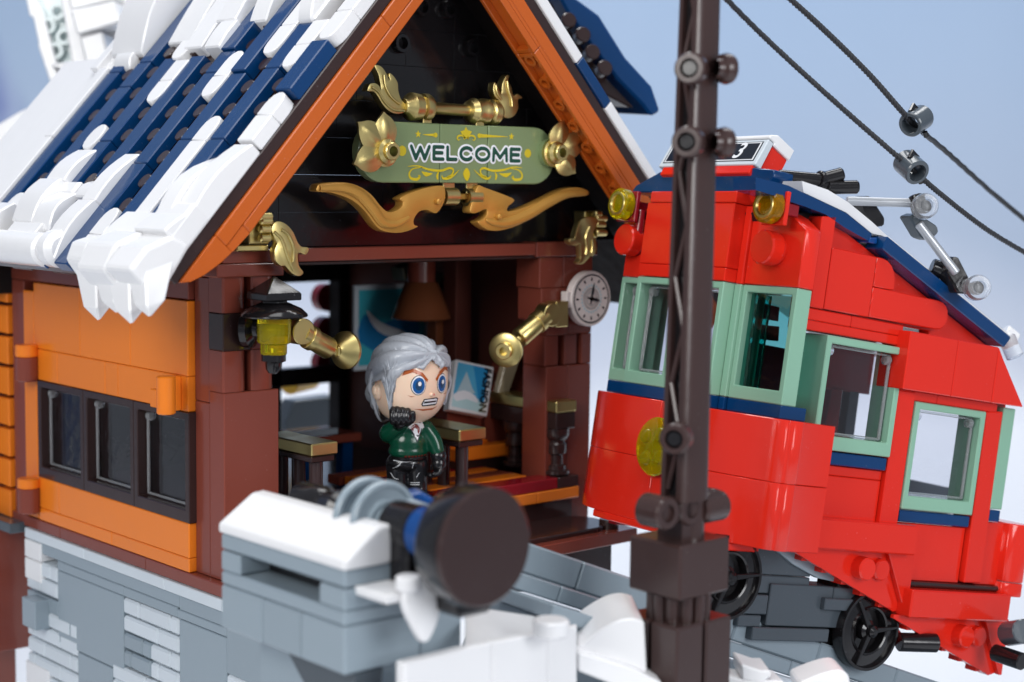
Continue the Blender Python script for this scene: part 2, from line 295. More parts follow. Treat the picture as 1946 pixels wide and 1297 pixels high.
# beams, base, ledge
for y0, y1 in ((0.25, 6.2), (6.2, 14.6)): brick('beam', 0.05, 1, y0, y1, 7.19, 8.6, BROWN, H)
for y0, y1 in ((-1.95, 3.0), (3.0, 9.2), (9.2, 14.5)): brick('beam', -.02, 1.0, y0, y1, -2.05, -1.62, BROWN, H)
for y0, y1 in ((-1.98, 1.6), (1.6, 7.2), (7.2, 11.9)): brick('ledge_tile', -.12, 1.0, y0, y1, -2.44, -2.05, LGREY, H)
brick('post', .05, 1, 11.98, 13.0, -2.05, 7.19, BROWN, H)
for k in range(9):
    z0 = -1.95 + 1.17 * k
    prism('brick', [(13.1, z0 + .05)] + [(13.1 + 1.6 - .5 + .5 * math.cos(a), z0 + .58 + .5 * math.sin(a)) for a in [(-.5 + j / 6) * math.pi for j in range(7)]] + [(13.1, z0 + 1.1)], -0.1, .8, ORANGE, H, axis='X', bev=.04)
    brick('backing_plate', .3, 1, 13.0, 15, z0 + 1.1, z0 + 1.17, BLACK, H, bev=0)
brick('backing_plate', .4, 1, 13.0, 15, -2, 8, DBROWN, H)
brick('corner_post', -1.2, 1, 15.2, 16.2, -12, 7.5, BROWN, H)
brick('corner_post', -.5, 1, 13.6, 15.2, -7.2, -2.3, BROWN, H); brick('beam', -.6, 1, 12.1, 15.6, -2.3, -1.9, DGREY, H)
# ---- stone lower wall : bricks of 0.5-tall slit profile, plain slabs between
STW = []
def slab(y0, y1, z0, z1, m, x=0.0): brick('stone', x, 1, y0, y1, z0, z1, m, H)
def slits(y0, y1, z0, n, m, h=.615):
    for k in range(n):
        zz = z0 - h * k; cuts = [y0] + [y for y in (y0 + (1.35 if k % 2 else .55) + 2.05 * j for j in range(9)) if y < y1 - .4] + [y1]
        for a, b in zip(cuts, cuts[1:]): brick('stone', -.03, 1, a, b, zz - h + .04, zz, m, H, bev=.07, gap=.03)
slab(-2, .85, -2.95, -2.46, GREY); slab(.85, 12, -2.9, -2.46, GREY); slab(-2, 1.0, -3.25, -2.95, GREY); slab(1.0, 4.58, -3.25, -2.9, GREY); slab(4.58, 9.5, -3.25, -2.9, GREY)
slits(0.91, 4.58, -3.27, 2, LGREY); slits(0.91, 2.75, -4.5, 3, LGREY); slits(2.75, 4.58, -4.5, 2, GREY)
slab(4.6, 9.5, -5.95, -3.25, GREY); slits(0.91, 5.4, -6.3, 1, LGREY); slits(2.6, 5.4, -5.75, 5, LGREY); slits(0.91, 2.6, -6.35, 4, LGREY)
slab(5.42, 8.0, -9.5, -5.97, GREY); slab(-2, .88, -9.5, -3.26, GREY)
slits(-4.9, -2.0, -4.4, 7, LGREY); slab(-7.5, -5.0, -9.5, -3.4, GREY); slab(-5, -2, -4.4, -2.5, GREY)
slits(8.0, 12.0, -5.0, 6, LGREY); slits(9.5, 12.0, -3.2, 2, LGREY)
slab(10.7, 12.05, -3.2, -2.5, WHITE, -.06); slab(10.7, 12.05, -4.0, -3.22, WHITE, -.06); slab(9.5, 12.0, -5.0, -4.45, GREY); brick('stone', -.55, .4, 10.2, 11.3, -5.6, -4.5, GREY, H)
slab(10.2, 12.1, -9.2, -7.2, WHITE, -.06)
# ---- front columns
def roundpost(x0, x1, y0, y1, z0, z1, m, r=.42):
    pts = [(x0, y1), (x0, y0 + .06), (x0 + .06, y0)] + [(x1 - r + r * math.sin(a), y0 + r - r * math.cos(a)) for a in [j * math.pi / 12 for j in range(7)]] + [(x1, y1)]
    return prism('column_brick', pts, z0 + .006, z1 - .006, m, H, axis='Z', bev=.0, smooth=True)
brick('column_strip', .25, 1.2, -.66, .22, 3.98, 7.95, BROWN, H); brick('column_strip', .25, 1.2, -.66, .22, -1.62, 3.98, BROWN, H)
brick('column_block', .25, 2.3, -1.52, -.66, -1.62, 4.38, BROWN, H)
for z0, z1 in ((4.38, 5.68), (6.87, 8.0)):
    roundpost(.25, 1.22, -1.48, -.66, z0, z1, BROWN); roundpost(1.3, 2.25, -1.48, -.66, z0, z1, BROWN)
brick('column_brick', .22, 1.25, -1.52, -.66, 5.68, 6.87, DBROWN, H); brick('column_brick', 1.3, 2.25, -1.5, -.66, 5.68, 6.87, BROWN, H)
brick('column_cap', -.12, 2.35, -1.75, .2, 8.0, 8.42, BROWN, H); brick('column_cap', .1, 2.9, -1.72, .2, 8.42, 8.86, BROWN, H)
# right column
for z0, z1 in ((-2.05, 4.3), (5.45, 6.0)): brick('column_block', 13.9, 15.0, -1.6, -.3, z0, z1, BROWN, H); brick('column_block', 15.0, 16.2, -1.6, -.3, z0, z1, BROWN, H)
brick('column_block', 13.6, 16.2, -1.6, -.3, 6.0, 7.2, BROWN, H); brick('column_block', 13.5, 14.7, -1.6, -.3, 7.2, 8.35, BROWN, H); brick('column_block', 14.7, 16.2, -1.6, -.3, 7.2, 8.35, BROWN, H)
brick('column_block', 13.9, 14.6, -1.5, -.3, 4.3, 5.45, BROWN, H); brick('column_block', 14.9, 15.55, -1.5, -.3, 4.3, 5.45, BROWN, H); brick('column_block', 15.7, 16.2, -1.6, -.3, 4.3, 5.45, BROWN, H)
brick('column_cap', 13.2, 16.3, -1.75, -.2, 8.35, 8.9, BROWN, H)
for k in range(5):
    prism('log_end', [(16.3 + .55 * math.cos(a), 6.35 - 1.2 * k + .55 * math.sin(a)) for a in [j * math.pi / 8 for j in range(16)]], -.9, .6, ORANGE, H, bev=.05)
# lintel
brick('lintel', 2.9, 13.2, -1.72, -1.0, 8.42, 8.86, BROWN, H); brick('lintel', 2.3, 13.5, -1.6, -.6, 8.30, 8.42, DBROWN, H)
# ---- black gable bricks (front face y = -1)
GC = 8.55
def halfw(z): return max(0.0, (19.3 - z) / 1.1)
z = 8.87; row = 0
rows = [(8.87, 9.98), (9.98, 11.2), (11.2, 12.42), (12.42, 13.66), (13.66, 14.9), (14.9, 16.14), (16.14, 17.38), (17.38, 18.6)]
cuts = {5: [7.75, 9.86, 10.92], 6: [7.2, 9.87], 0: [2.63, 14.3], 1: [2.63, 6.8, 11.0], 4: [5.7, 9.9]}
for r_, (z0, z1) in enumerate(rows):
    w0, w1 = halfw(z0), halfw(z1); xs = [GC - w0] + [c for c in cuts.get(r_, [GC - w0 + 1.4 + (r_ % 2) * 1.2 + 4.2 * j for j in range(5)]) if GC - w0 + .6 < c < GC + w0 - .6] + [GC + w0]
    for a, b in zip(xs, xs[1:]):
        # clip the brick to the rake
        def lim(x, z_): return min(max(x, GC - halfw(z_)), GC + halfw(z_))
        pts = [(a + .004, z0 + .004), (b - .004, z0 + .004), (lim(b, z1) - .004, z1 - .004), (lim(a, z1) + .004, z1 - .004)]
        if pts[2][0] - pts[3][0] < .1: pts = pts[:3]
        prism('brick', pts, -1.0, -.3, BLACK, H, bev=.006)
for x, z_ in ((10.57, 15.69), (7.44, 15.63), (9.51, 16.93), (8.31, 16.89)):
    lathe('stud_ring', [(.20, -.3), (.20, .26), (.30, .26), (.33, .2), (.33, -.1)], (x, -1.0, z_), (x, -1.3, z_), BLACK, H)
# ---- interior
brick('floor', 1, 16.2, -1.5, 13.4, -1.2, -.52, DBROWN, H); 
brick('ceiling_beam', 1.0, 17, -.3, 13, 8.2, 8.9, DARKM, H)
bw0 = [(12.73, 13.0, 6.14), (15.32, 13.0, 5.93), (15.33, 13.0, 3.03), (12.78, 13.0, 2.97), (12.78, 13.0, 2.7), (15.42, 13.0, 2.45), (15.43, 13.0, -0.24), (15.77, 13.0, 6.03)]
wx0, wx1 = bw0[0][0] - .6, bw0[1][0] - .2
zt, zm1, zm0, zb = bw0[0][2] + .5, bw0[3][2], bw0[4][2] - .5, bw0[6][2]
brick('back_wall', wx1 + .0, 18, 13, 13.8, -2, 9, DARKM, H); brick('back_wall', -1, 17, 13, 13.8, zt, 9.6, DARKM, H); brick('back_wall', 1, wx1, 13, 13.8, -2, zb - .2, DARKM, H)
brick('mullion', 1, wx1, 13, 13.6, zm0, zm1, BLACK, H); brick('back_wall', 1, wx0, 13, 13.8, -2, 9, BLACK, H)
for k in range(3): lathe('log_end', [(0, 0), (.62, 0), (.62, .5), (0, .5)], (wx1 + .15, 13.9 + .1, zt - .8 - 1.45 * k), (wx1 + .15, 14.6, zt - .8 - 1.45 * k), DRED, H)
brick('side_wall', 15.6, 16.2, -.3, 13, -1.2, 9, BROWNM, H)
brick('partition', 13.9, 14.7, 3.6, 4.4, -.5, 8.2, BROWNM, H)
# ---- roof, left slope
aL = math.atan(1.125); PL = Vector((-3.09, -4, 8.25)); uL = Vector((math.cos(aL), 0, math.sin(aL))); wL = Vector((-math.sin(aL), 0, math.cos(aL)))
ML = Matrix(((uL.x, 0, wL.x, PL.x), (0, 1, 0, PL.y), (uL.z, 0, wL.z, PL.z), (0, 0, 0, 1)))
def sl(name, u0, u1, y0, y1, w0, w1, m, bev=.03, parent=None, gap=GAP):
    c = ML @ Vector(((u0 + u1) / 2, (y0 + y1) / 2, (w0 + w1) / 2)); return link(name, boxmesh(u1 - u0 - gap, y1 - y0 - gap, w1 - w0, bev, m), m, parent or H, c, rot=(0, -aL, 0))
sl('roof_plate', 0, 16.6, .1, 1.0, -.4, 0, DBROWN); sl('roof_plate', 0, 16.6, 1.0, 14.2, -.4, 0, DBROWN)
# fascia boards
def cpoly(u0, t0, t1, n=8): return [(u0 * (1 - math.cos(j * math.pi / 2 / n)) , t0 - (t0 - t1) * math.sin(j * math.pi / 2 / n)) for j in range(n + 1)]
bot = [(.1, -.4), (.35, -.66), (.8, -.88), (1.4, -1.06), (2.0, -1.18), (2.7, -1.26)]
seam = -.9
def slprism(name, pts, y0, y1, m, bev=.03, smooth=False, parent=None): return prism(name, pts, y0, y1, m, parent or H, axis='Y', bev=bev, mtx=ML, smooth=smooth)
slprism('fascia_board', [(1.9, -.9)] + [p for p in [(1.9, -1.16), (2.72, -1.25)]] + [(2.72, -.9)], 0.02, 1.0, DORANGE, bev=.01)
slprism('fascia_board', bot[:5] + [(1.9, -.9), (2.72, -.9), (2.72, -.4)] if False else [(.1, -.41), (.35, -.66), (.8, -.88), (1.4, -1.06), (1.89, -1.15), (1.89, -.41)], 0.0, 1.0, DORANGE, bev=.02)
slprism('fascia_board', [(1.9, -.41), (1.9, -.89), (10.9, -.89), (10.9, -.41)], 0, 1.0, DORANGE); slprism('fascia_board', [(2.73, -.9), (2.73, -1.25), (12.5, -1.25), (12.5, -.9)], 0, 1.0, DORANGE)
slprism('fascia_board', [(10.91, -.41), (10.91, -.89), (17, -.89), (17, -.41)], 0, 1.0, DORANGE); slprism('fascia_board', [(12.51, -.9), (12.51, -1.25), (16.6, -1.25), (16.6, -.9)], 0, 1.0, DORANGE)
for k in range(4): sl('bracket', .35, 1.2, 4.6 + 3 * k, 6.1 + 3 * k, -1.0, -.4, DBROWN)
# roof tiles: columns across the depth (pitch .885), even = tile strips, odd = exposed studs
def yc(c): return .56 + .885 * c
def rtile(c, u0, u1, m, round0=False, round1=False, w=.40, wd=.86):
    y0, y1 = yc(c) - wd / 2, yc(c) + wd / 2
    if not (round0 or round1): return sl('roof_tile', u0, u1, y0, y1, 0, w, m, bev=.035)
    pts = []; r = wd / 2; n = 7
    if round1: pts += [(u1 - r * 1.2 + r * 1.2 * math.sin(a), yc(c) - r * math.cos(a)) for a in [j * math.pi / n for j in range(n + 1)]]
    else: pts += [(u1, y0), (u1, y1)]
    if round0: pts += [(u0 + r * 1.2 - r * 1.2 * math.sin(a), yc(c) + r * math.cos(a)) for a in [j * math.pi / n for j in range(n + 1)]]
    else: pts += [(u0, y1), (u0, y0)]
    o = prism('roof_tile', pts, 0, w, m, H, axis='Z', bev=.03, mtx=ML); autosmooth(o); return o
for c, u0, u1 in ((0, 6.9, 9.0), (2, 1.95, 5.0), (2, 5.0, 8.0), (2, 8.0, 10.0), (4, -.2, 5.0), (4, 5.0, 7.9), (4, 7.9, 13.5), (6, -.2, 4.0), (6, 4.0, 8.0), (6, 8.0, 9.0), (6, 9.0, 14), (8, -.2, 2.4), (8, 3.4, 8.9), (8, 9.6, 10.1), (10, 2.7, 5), (10, 5, 8.9), (12, 1.6, 7.6), (12, 7.6, 8.8), (12, 8.8, 13.5), (14, 2.1, 8.4), (14, 8.4, 9.6)):
    rtile(c, u0, u1, NAVY, w=.5 if (c, u0) in ((0, 6.9), (6, 9.0), (4, 7.9)) else .4)
for c, u0, u1, a, b in ((0, 5.9, 6.85, 0, 1), (0, 4.85, 5.9, 0, 0), (0, 9.05, 10.3, 1, 0), (0, 10.3, 11.3, 0, 0), (1, 7.9, 8.9, 1, 0), (1, 8.9, 10.0, 0, 0), (2, 10.05, 11.5, 0, 0), (3, 8.6, 9.9, 1, 0), (3, 9.9, 13, 0, 0),
        (3, 1.4, 4.9, 0, 0), (3, 4.9, 5.95, 0, 1), (5, 6.8, 7.75, 1, 0), (5, 7.75, 8.9, 0, 1), (8.85, 6.7, 7.7, 1, 0), (8.85, 7.7, 8.7, 0, 0), (9.6, 8.75, 10.2, 1, 0), (10.6, 9.6, 11, 1, 0), (11, 4.6, 5.75, 1, 1), (5, 0, 1.0, 0, 0), (5, 1.0, 2.1, 0, 1), (7, 9.2, 10.2, 0, 0), (11, .9, 2.0, 0, 1), (13.2, 0.8, 2.6, 0, 1)):
    rtile(c, u0, u1, WHITE, a, b, w=.46)
bm = bmesh.new(); n = 0
for c in (1, 3, 5, 7, 9, 11, 13):
    for k in range(1, 15):
        u = k + .38
        if c == 1 and not 6 <= k <= 7: continue
        if c == 3 and not 6 <= k <= 8: continue
        n += 1; pr = [(0, .30), (.255, .30), (.28, .27), (.28, 0)]
        p0 = ML @ Vector((u, yc(c), -.01)); p1 = ML @ Vector((u, yc(c), .3)); lathebm([(r, t) for r, t in pr][::-1], p0, p1, 16, bm)
bm_me = finish('stud', bm, DBROWN, H, kind='stuff')
# snow slopes lying on the roof
def snow(u0, u1, y0, y1, h0, h1, bulge=.25, name='snow_slope', n=6):
    pts = [(u0, 0), (u0, h0)] + [(u0 + (u1 - u0) * t, h0 + (h1 - h0) * t + bulge * math.sin(math.pi * t)) for t in [j / n for j in range(1, n)]] + [(u1, h1), (u1, 0)]
    o = slprism(name, pts, y0, y1, WHITE, bev=.05); autosmooth(o, .5); return o
snow(1.9, 4.75, .05, 1.0, .62, .42, .22); snow(1.7, 4.55, 1.0, 1.85, .7, .12, .42); sl('snow_block', .5, 2.2, .03, 1.88, 0, .74, WHITE, bev=.1); snow(.9, 2.0, .05, 1.86, .95, .6, .06); snow(.6, 1.9, 1.9, 3.9, .75, .55, .05)
snow(2.2, 4.4, yc(7) - .45, yc(7) + .45, .62, .42, .14); snow(-.1, 2.2, yc(7) - .5, yc(7) + .5, .5, .68, .2); snow(2.4, 3.4, yc(8) - .4, yc(8) + .4, .55, .2, .2)
snow(3.0, 4.6, yc(11) - .9, yc(11) + .4, .66, .42, .14); snow(1.2, 3.0, yc(10), yc(11) + .6, .6, .75, .2); snow(1.0, 2.6, yc(9) - .4, yc(10), .45, .5, .3); snow(-.1, 1.2, yc(9), yc(11) + .3, .5, .62, .05); sl('snow_block', 2.5, 3.1, yc(9) - .1, yc(11), 0, .55, WHITE, bev=.1)
snow(.3, 2.0, yc(12.6), yc(14.5), .9, .6, .15)
rod('snow_roll', ML @ Vector((.25, 7.2, .42)), ML @ Vector((.25, 15.5, .42)), .55, WHITE, H, bev=.1); rod('snow_roll', ML @ Vector((.35, 6.3, .4)), ML @ Vector((.35, 7.15, .4)), .6, WHITE, H, bev=.2)
snow(10.2, 12.6, yc(5) - .2, yc(6) - .1, .5, .7, .25); snow(9.0, 10.2, yc(6.4), yc(7.5), .62, .7, .05); snow(10.2, 14, yc(6.6), yc(8), .7, 1.1, .1); snow(9.2, 14, yc(8.1), yc(9.4), .5, .8, .05); snow(9.6, 14, yc(9.5), yc(11.2), .45, .9, .1)
snow(11.3, 14, 0.05, 1.0, .46, .9, .2); snow(11.5, 14, 1.0, 2.4, .6, 1.2, .3); snow(10.0, 11.5, 2.0, 2.75, .5, .7, .3); snow(9.2, 13.2, yc(13) - .3, yc(15.2), .5, 1.3, .5); snow(8.6, 9.2, yc(13.1), yc(14.4), .3, .6, .1)
sl('snow_edge', 1.5, 5.2, yc(15) - .4, yc(15) + .2, 0, .5, WHITE); sl('snow_edge', 5.2, 8.6, yc(15) - .4, yc(15) + .2, 0, .5, WHITE); sl('snow_edge', 8.6, 15, yc(15.6), yc(16.2), 0, .5, WHITE)
# hanging icicle rock at the front eave
def spike(pts_top, tip, name='icicle'):
    bm = bmesh.new(); T_ = [bm.verts.new(p) for p in pts_top]; n_ = len(T_); c = sum((Vector(p) for p in pts_top), Vector()) / n_
    mid = [bm.verts.new(Vector(p).lerp(Vector((tip[0], tip[1], tip[2])), .74) + (Vector(p) - c) * .34) for p in pts_top]; t = bm.verts.new(tip)
    bm.faces.new(T_)
    for k in range(n_): bm.faces.new([T_[k], T_[(k + 1) % n_], mid[(k + 1) % n_], mid[k]]); bm.faces.new([mid[k], mid[(k + 1) % n_], t])
    bmesh.ops.recalc_face_normals(bm, faces=bm.faces); bevel(bm, .05); o = finish(name, bm, WHITE, H, ang=.35); return o
for (a, b, tip) in ((-1.15, .25, [(-3.75, -1.08, 6.76)][0]), (-2.1, -.8, [(-3.85, -2.39, 7.08)][0]), (-3.15, -1.7, [(-3.9, -3.31, 6.83)][0]), (-4.1, -2.9, [(-3.85, -4.27, 7.1)][0])):
    spike([(-3.9, a, 8.6), (-3.9, b, 8.6), (-2.9, b, 8.9), (-2.9, a, 8.9)], tip)
prism('snow_cap', [(.9, .75), (1.1, .1), (-.3, -.1), (-.75, .25), (-.7, 1.15), (.1, 1.15)], -.15, 1.4, WHITE, H, bev=.12, seg=2, mtx=ML); prism('snow_cap', [(.9, .85), (1.1, .0), (-.3, -.1), (-.85, .25), (-.75, 1.05), (.1, 1.25)], 1.42, 3.2, WHITE, H, bev=.12, seg=2, mtx=ML)
prism('snow_cap', [(.7, .8), (.6, .0), (-.3, -.1), (-.6, .35), (-.45, 1.0), (.1, 1.2)], 3.2, 4.3, WHITE, H, bev=.12, seg=2, mtx=ML)
# ---- roof, right slope
aR = math.atan(1.05); PR = Vector((17.78 + 5 / 1.05, -4, 5.0)); MR = Matrix(((-math.cos(aR), 0, math.sin(aR), PR.x), (0, 1, 0, PR.y), (math.sin(aR), 0, math.cos(aR), PR.z), (0, 0, 0, 1)))
def urz(z_): return (z_ - 5.0) / math.sin(aR)
def rprism(name, pts, y0, y1, m, bev=.03): return prism(name, pts, y0, y1, m, H, axis='Y', bev=bev, mtx=MR)
U1 = urz(18.4)
rprism('roof_plate', [(2, -.42), (U1, -.42), (U1, 0), (2, 0)], .1, 1.0, DBROWN); rprism('roof_plate', [(2, -.42), (U1, -.42), (U1, 0), (2, 0)], 1.0, 13, DARKM)  # rear plate matt black: the shade under the eave is put into its colour
rprism('fascia_board', [(2, -.9), (U1, -.9), (U1, -.43), (2, -.43)], 0, 1.0, DORANGE)
ub = [2, urz(16.15), U1]
for a, b in ((2, urz(16.25)), (urz(16.25) + .02, U1)):
    rprism('fascia_board', [(a, -1.02), (b, -1.02), (b, -.91), (a, -.91)], 0, 1.0, DORANGE, bev=.01)
    for y0, y1 in ((0, .16), (.84, 1.0)): rprism('fascia_board', [(a, -1.28), (b, -1.28), (b, -1.02), (a, -1.02)], y0, y1, DORANGE, bev=.02)
    for c_ in (a, b - .16): rprism('fascia_board', [(c_, -1.275), (c_ + .16, -1.275), (c_ + .16, -1.02), (c_, -1.02)], .17, .83, DORANGE, bev=.02)
u = 4.2
while u < urz(16.1):
    p0 = MR @ Vector((u, .5, -1.0)); p1 = MR @ Vector((u, .5, -1.27)); lathe('tube', [(.14, 0), (.14, .25), (.24, .25), (.24, 0)], p0, p1, DORANGE, H, seg=18); u += 1.0
NZ0, NZ1 = [(14.56, -4.0, 13.64)][0][2], [(12.93, -4.0, 15.13)][0][2]
for z0, z1, m_, y1 in ((5.0, NZ0, WHITE, 1.0), (NZ0, NZ1, NAVY, 1.0), (NZ1, 18.4, WHITE, 1.0)):
    rprism('roof_tile', [(urz(z0) + .01, 0.01), (urz(z1) - .01, 0.01), (urz(z1) - .01, .4), (urz(z0) + .01, .4)], 0.0, y1, m_)
rprism('roof_tile', [(urz(13.2), 0.01), (urz(18), 0.01), (urz(18), .4), (urz(13.2), .4)], 2.0, 3.0, NAVY)
# ---- second, farther dormer slope behind on the right
D = thing('dormer_roof', 'blue tiled gable of a farther roof rising behind the right eave', 'toy roof', [(20.38, 2.11, 15.23)][0])
dp = [(16.27, 0.75, 17.92), (17.28, -0.4, 16.06), (18.26, -1.41, 15.09), (18.71, -1.87, 14.64), (18.96, -2.21, 13.71), (18.77, -2.06, 13.57), (18.27, -1.57, 13.9), (17.92, -1.22, 14.19), (17.5, -0.78, 14.68), (16.9, -0.07, 15.95), (16.05, 0.95, 17.92)]
def polyobj(name, pts, vec, m, parent, bev=.05, label=None):
    bm = bmesh.new(); f = bm.faces.new([bm.verts.new(p) for p in pts]); r = bmesh.ops.extrude_face_region(bm, geom=[f])
    bmesh.ops.translate(bm, verts=[v for v in r['geom'] if isinstance(v, bmesh.types.BMVert)], vec=vec); bmesh.ops.recalc_face_normals(bm, faces=bm.faces); bevel(bm, bev); bmesh.ops.triangulate(bm, faces=[f for f in bm.faces if len(f.verts) > 4])
    return finish(name, bm, m, parent, label, ang=.4)
dv = Vector((-1.2, 4.5, .3))
ba = [(16.17, 0.95, 18.71), (17.5, -0.43, 17.35), (18.15, -1.22, 15.78), (18.84, -1.97, 14.7), (19.02, -2.26, 13.77), (18.74, -2.04, 13.57), (18.53, -1.79, 14.0), (17.89, -1.09, 14.94), (17.28, -0.4, 16.06), (16.61, 0.38, 17.43)]
polyobj('roof_tile', ba, Vector((.5, 3.5, .2)), NAVY, D, bev=.08)
bb = [(16.46, 1.4, 17.99), (17.03, 0.82, 17.5), (17.71, 0.03, 16.11), (18.32, -0.66, 14.98), (18.97, -1.36, 14.11), (18.63, -1.08, 13.9), (17.91, -0.37, 14.41), (17.39, 0.28, 15.8), (16.73, 1.08, 17.39)]
polyobj('roof_plate', bb, Vector((.3, 3, .2)), DBROWN, D)
bc = [(18.17, 0.78, 15.67), (19.16, -0.28, 14.37), (19.62, -0.75, 13.97), (19.13, -0.32, 13.82), (18.54, 0.26, 14.26)]
polyobj('roof_base', bc, Vector((.3, 3, .2)), DORANGE, D)
for px in [(16.52, 0.41, 17.04), (16.89, 0.01, 16.51), (17.12, -0.28, 15.86), (17.43, -0.64, 15.27)]:
    p = Vector(px); rod('stud', p, p + Vector((-.18, -.38, .10)), .3, DBROWN, D, seg=16)

# ---- white snowy tower far behind on the left
TW = thing('snow_tower', 'blurred white tower with a pale recessed channel behind the left end of the roof', 'snow tower', [(7.31, 21.67, 13.47)][0])
bk = Vector((.66, .74, 0)) * 2.0
for nm, pts, m_, k in (('tower_frame', [(5.85, 23.72, 19.02), (6.12, 23.48, 19.02), (6.42, 23.07, 18.02), (6.73, 22.52, 15.9), (6.59, 22.64, 15.87), (6.97, 22.18, 14.97), (6.81, 22.29, 14.76), (6.6, 22.49, 14.76), (6.5, 22.6, 14.96), (6.15, 23.15, 16.76), (6.18, 23.13, 16.86), (6.06, 23.39, 17.98), (5.95, 23.5, 18.02)], WHITE, 1.0), ('channel', [(6.5, 23.95, 19.09), (7.33, 23.21, 19.11), (7.67, 22.51, 16.07), (6.94, 23.14, 15.91)], mat('pale_ice', (.62, .72, .72), dust=False), .6),
        ('tower_frame', [(6.88, 22.52, 19.02), (7.28, 22.17, 19.02), (7.51, 21.74, 17.31), (7.73, 21.22, 14.92), (7.48, 21.45, 14.9), (7.11, 21.93, 16.06)], WHITE, 1.0), ('tower_frame', [(6.62, 22.49, 15.94), (7.34, 21.86, 16.14), (7.4, 21.78, 15.88), (7.03, 22.08, 15.59), (6.5, 22.58, 15.82)], WHITE, 1.0), ('tower_block', [(6.91, 21.95, 18.98), (8.48, 20.55, 19.0), (8.5, 20.5, 18.74), (7.05, 21.73, 18.26)], WHITE, 1.4), ('tower_block', [(6.82, 21.39, 18.19), (8.3, 20.12, 18.63), (8.47, 19.85, 17.71), (6.97, 21.11, 17.1)], WHITE, 1.4), ('tower_block', [(7.14, 21.23, 17.09), (7.91, 20.57, 17.34), (8.07, 20.25, 16.04), (7.41, 20.7, 14.89)], WHITE, 1.4), ('tower_block', [(8.87, 22.38, 19.17), (10.07, 21.31, 19.19), (8.98, 21.95, 16.65), (8.81, 22.21, 17.42)], WHITE, .6),
        ('snow_foot', [(6.5, 23.89, 14.55), (7.0, 23.5, 14.97), (8.53, 22.15, 15.09), (7.99, 22.55, 14.5), (6.5, 23.63, 12.54), (6.02, 24.06, 12.54), (6.37, 23.88, 13.6), (6.65, 23.73, 14.35)], LGREY if False else WHITE, 1.0), ('snow_foot', [(5.37, 26.08, 13.21), (6.29, 25.35, 13.92), (7.13, 24.66, 14.42), (6.83, 24.83, 13.63), (6.54, 24.93, 12.44), (5.27, 25.95, 11.54)], WHITE, 1.0), ('snow_foot', [(3.54, 22.1, 11.51), (4.75, 21.15, 12.51), (4.97, 20.98, 12.7), (3.5, 22.04, 10.81)], WHITE, 1.0)):
    o = polyobj(nm, pts, bk * k, m_, TW, bev=.1)
for c in [(7.12, 23.02, 18.26), (7.28, 22.73, 17.16), (6.76, 23.26, 17.63), (6.95, 22.94, 16.53)]: lathe('channel_ring', [(.22, 0), (.34, 0), (.36, .3), (.2, .3)], Vector(c), Vector(c) + Vector((-.66, -.74, 0)), mat('pale_ice', (.62, .72, .72)), TW)
for a, b in (((0, 0), (5.4, 0)),): 
    sl('snow_side', .6, 9.5, yc(15.2), yc(20), -.5, .25, WHITE, bev=.1)
# ================================================================ red cable car
TM = Matrix([[0.977138, 0.131564, 0.16701, 12.24], [-0.132287, 0.991188, -0.006836, -13.8711], [-0.166437, -0.015414, 0.985932, 4.3943], [0, 0, 0, 1]])
T = thing('cable_car', 'red tram car with sage green window frames and a 3 on its roof sign', 'tram car', mtx=TM)
def tp(name, pts, z0, z1, m, axis='Z', bev=.035, **k): return prism(name, pts, z0, z1, m, T, axis=axis, bev=bev, **k)
# front lower skirt, two courses
low = [(2.0, -.42), (.55, -.50), (.48, -.58), (.16, -.54), (.05, -.42), (-.05, -.44), (-.30, -.22), (-.36, -.06), (-.58, .35), (-.82, 1.0), (-.96, 1.8), (-1.0, 2.6)]
lowL = [(-1.0, 6.0), (-.96, 7.0), (-.8, 7.8), (-.55, 8.4), (-.2, 8.75), (-.1, 8.95), (.3, 9.0), (.35, 8.9), (2.0, 8.9)]
for z0, z1 in ((-4.38, -2.34), (-2.33, -.42)):
    tp('front_panel', low + [(-1.0, 4.38), (2.0, 4.38)], z0, z1, RED, smooth=True, bev=.02); tp('front_panel', [(2.0, 4.40), (-1.0, 4.40)] + lowL, z0, z1, RED, smooth=True, bev=.02)
tp('front_panel', [(-.98, .7), (-1.0, 2.0), (-1.0, 6.5), (-.9, 7.3), (.6, 7.3), (.6, .7)], -4.62, -4.38, RED)
# sill band, windows, filler strips
for y0, y1, x in ((0, 2.46, 0), (2.74, 7.12, -.56), (7.42, 8.68, 0.0)):
    brick('sill_band', x, x + 1.1, y0, y1, -.42, 0, NAVY, T)
brick('filler', -.12, 1, 2.46, 2.74, -.42, 0, NAVY, T); brick('filler', -.12, 1, 2.44, 2.74, 0, 3.6, SAND, T); brick('filler', -.1, 1, 2.44, 2.74, 3.6, 6.1, RED, T)
brick('filler', -.12, 1, 7.12, 7.42, -.42, 0, NAVY, T); brick('filler', -.12, 1, 7.12, 7.42, 0, 3.6, SAND, T); brick('filler', -.1, 1, 7.12, 7.42, 3.6, 6.1, RED, T)
windowframe('window', 0, 2.46, 0, 3.6, 0, .62, 'X', SAND, T, bw=.22, fz=.42, pane=TPANE, latch=False, depth_pane=.35)
windowframe('window', 2.74, 4.93, 0, 3.6, -.56, .5, 'X', SAND, T, bw=.22, fz=.42, pane=PANE, depth_pane=.45); windowframe('window', 4.93, 7.12, 0, 3.6, -.56, .5, 'X', SAND, T, bw=.22, fz=.42, pane=PANE, depth_pane=.45)
windowframe('window', 7.42, 8.68, 0, 3.6, 0.0, 1.05, 'X', SAND, T, bw=.2, fz=.42, pane=PANE, depth_pane=.45)
for a in (2.02, ): brick('jamb', .35, .95, 2.05, 2.24, .42, 3.38, TEAL, T, bev=.02)
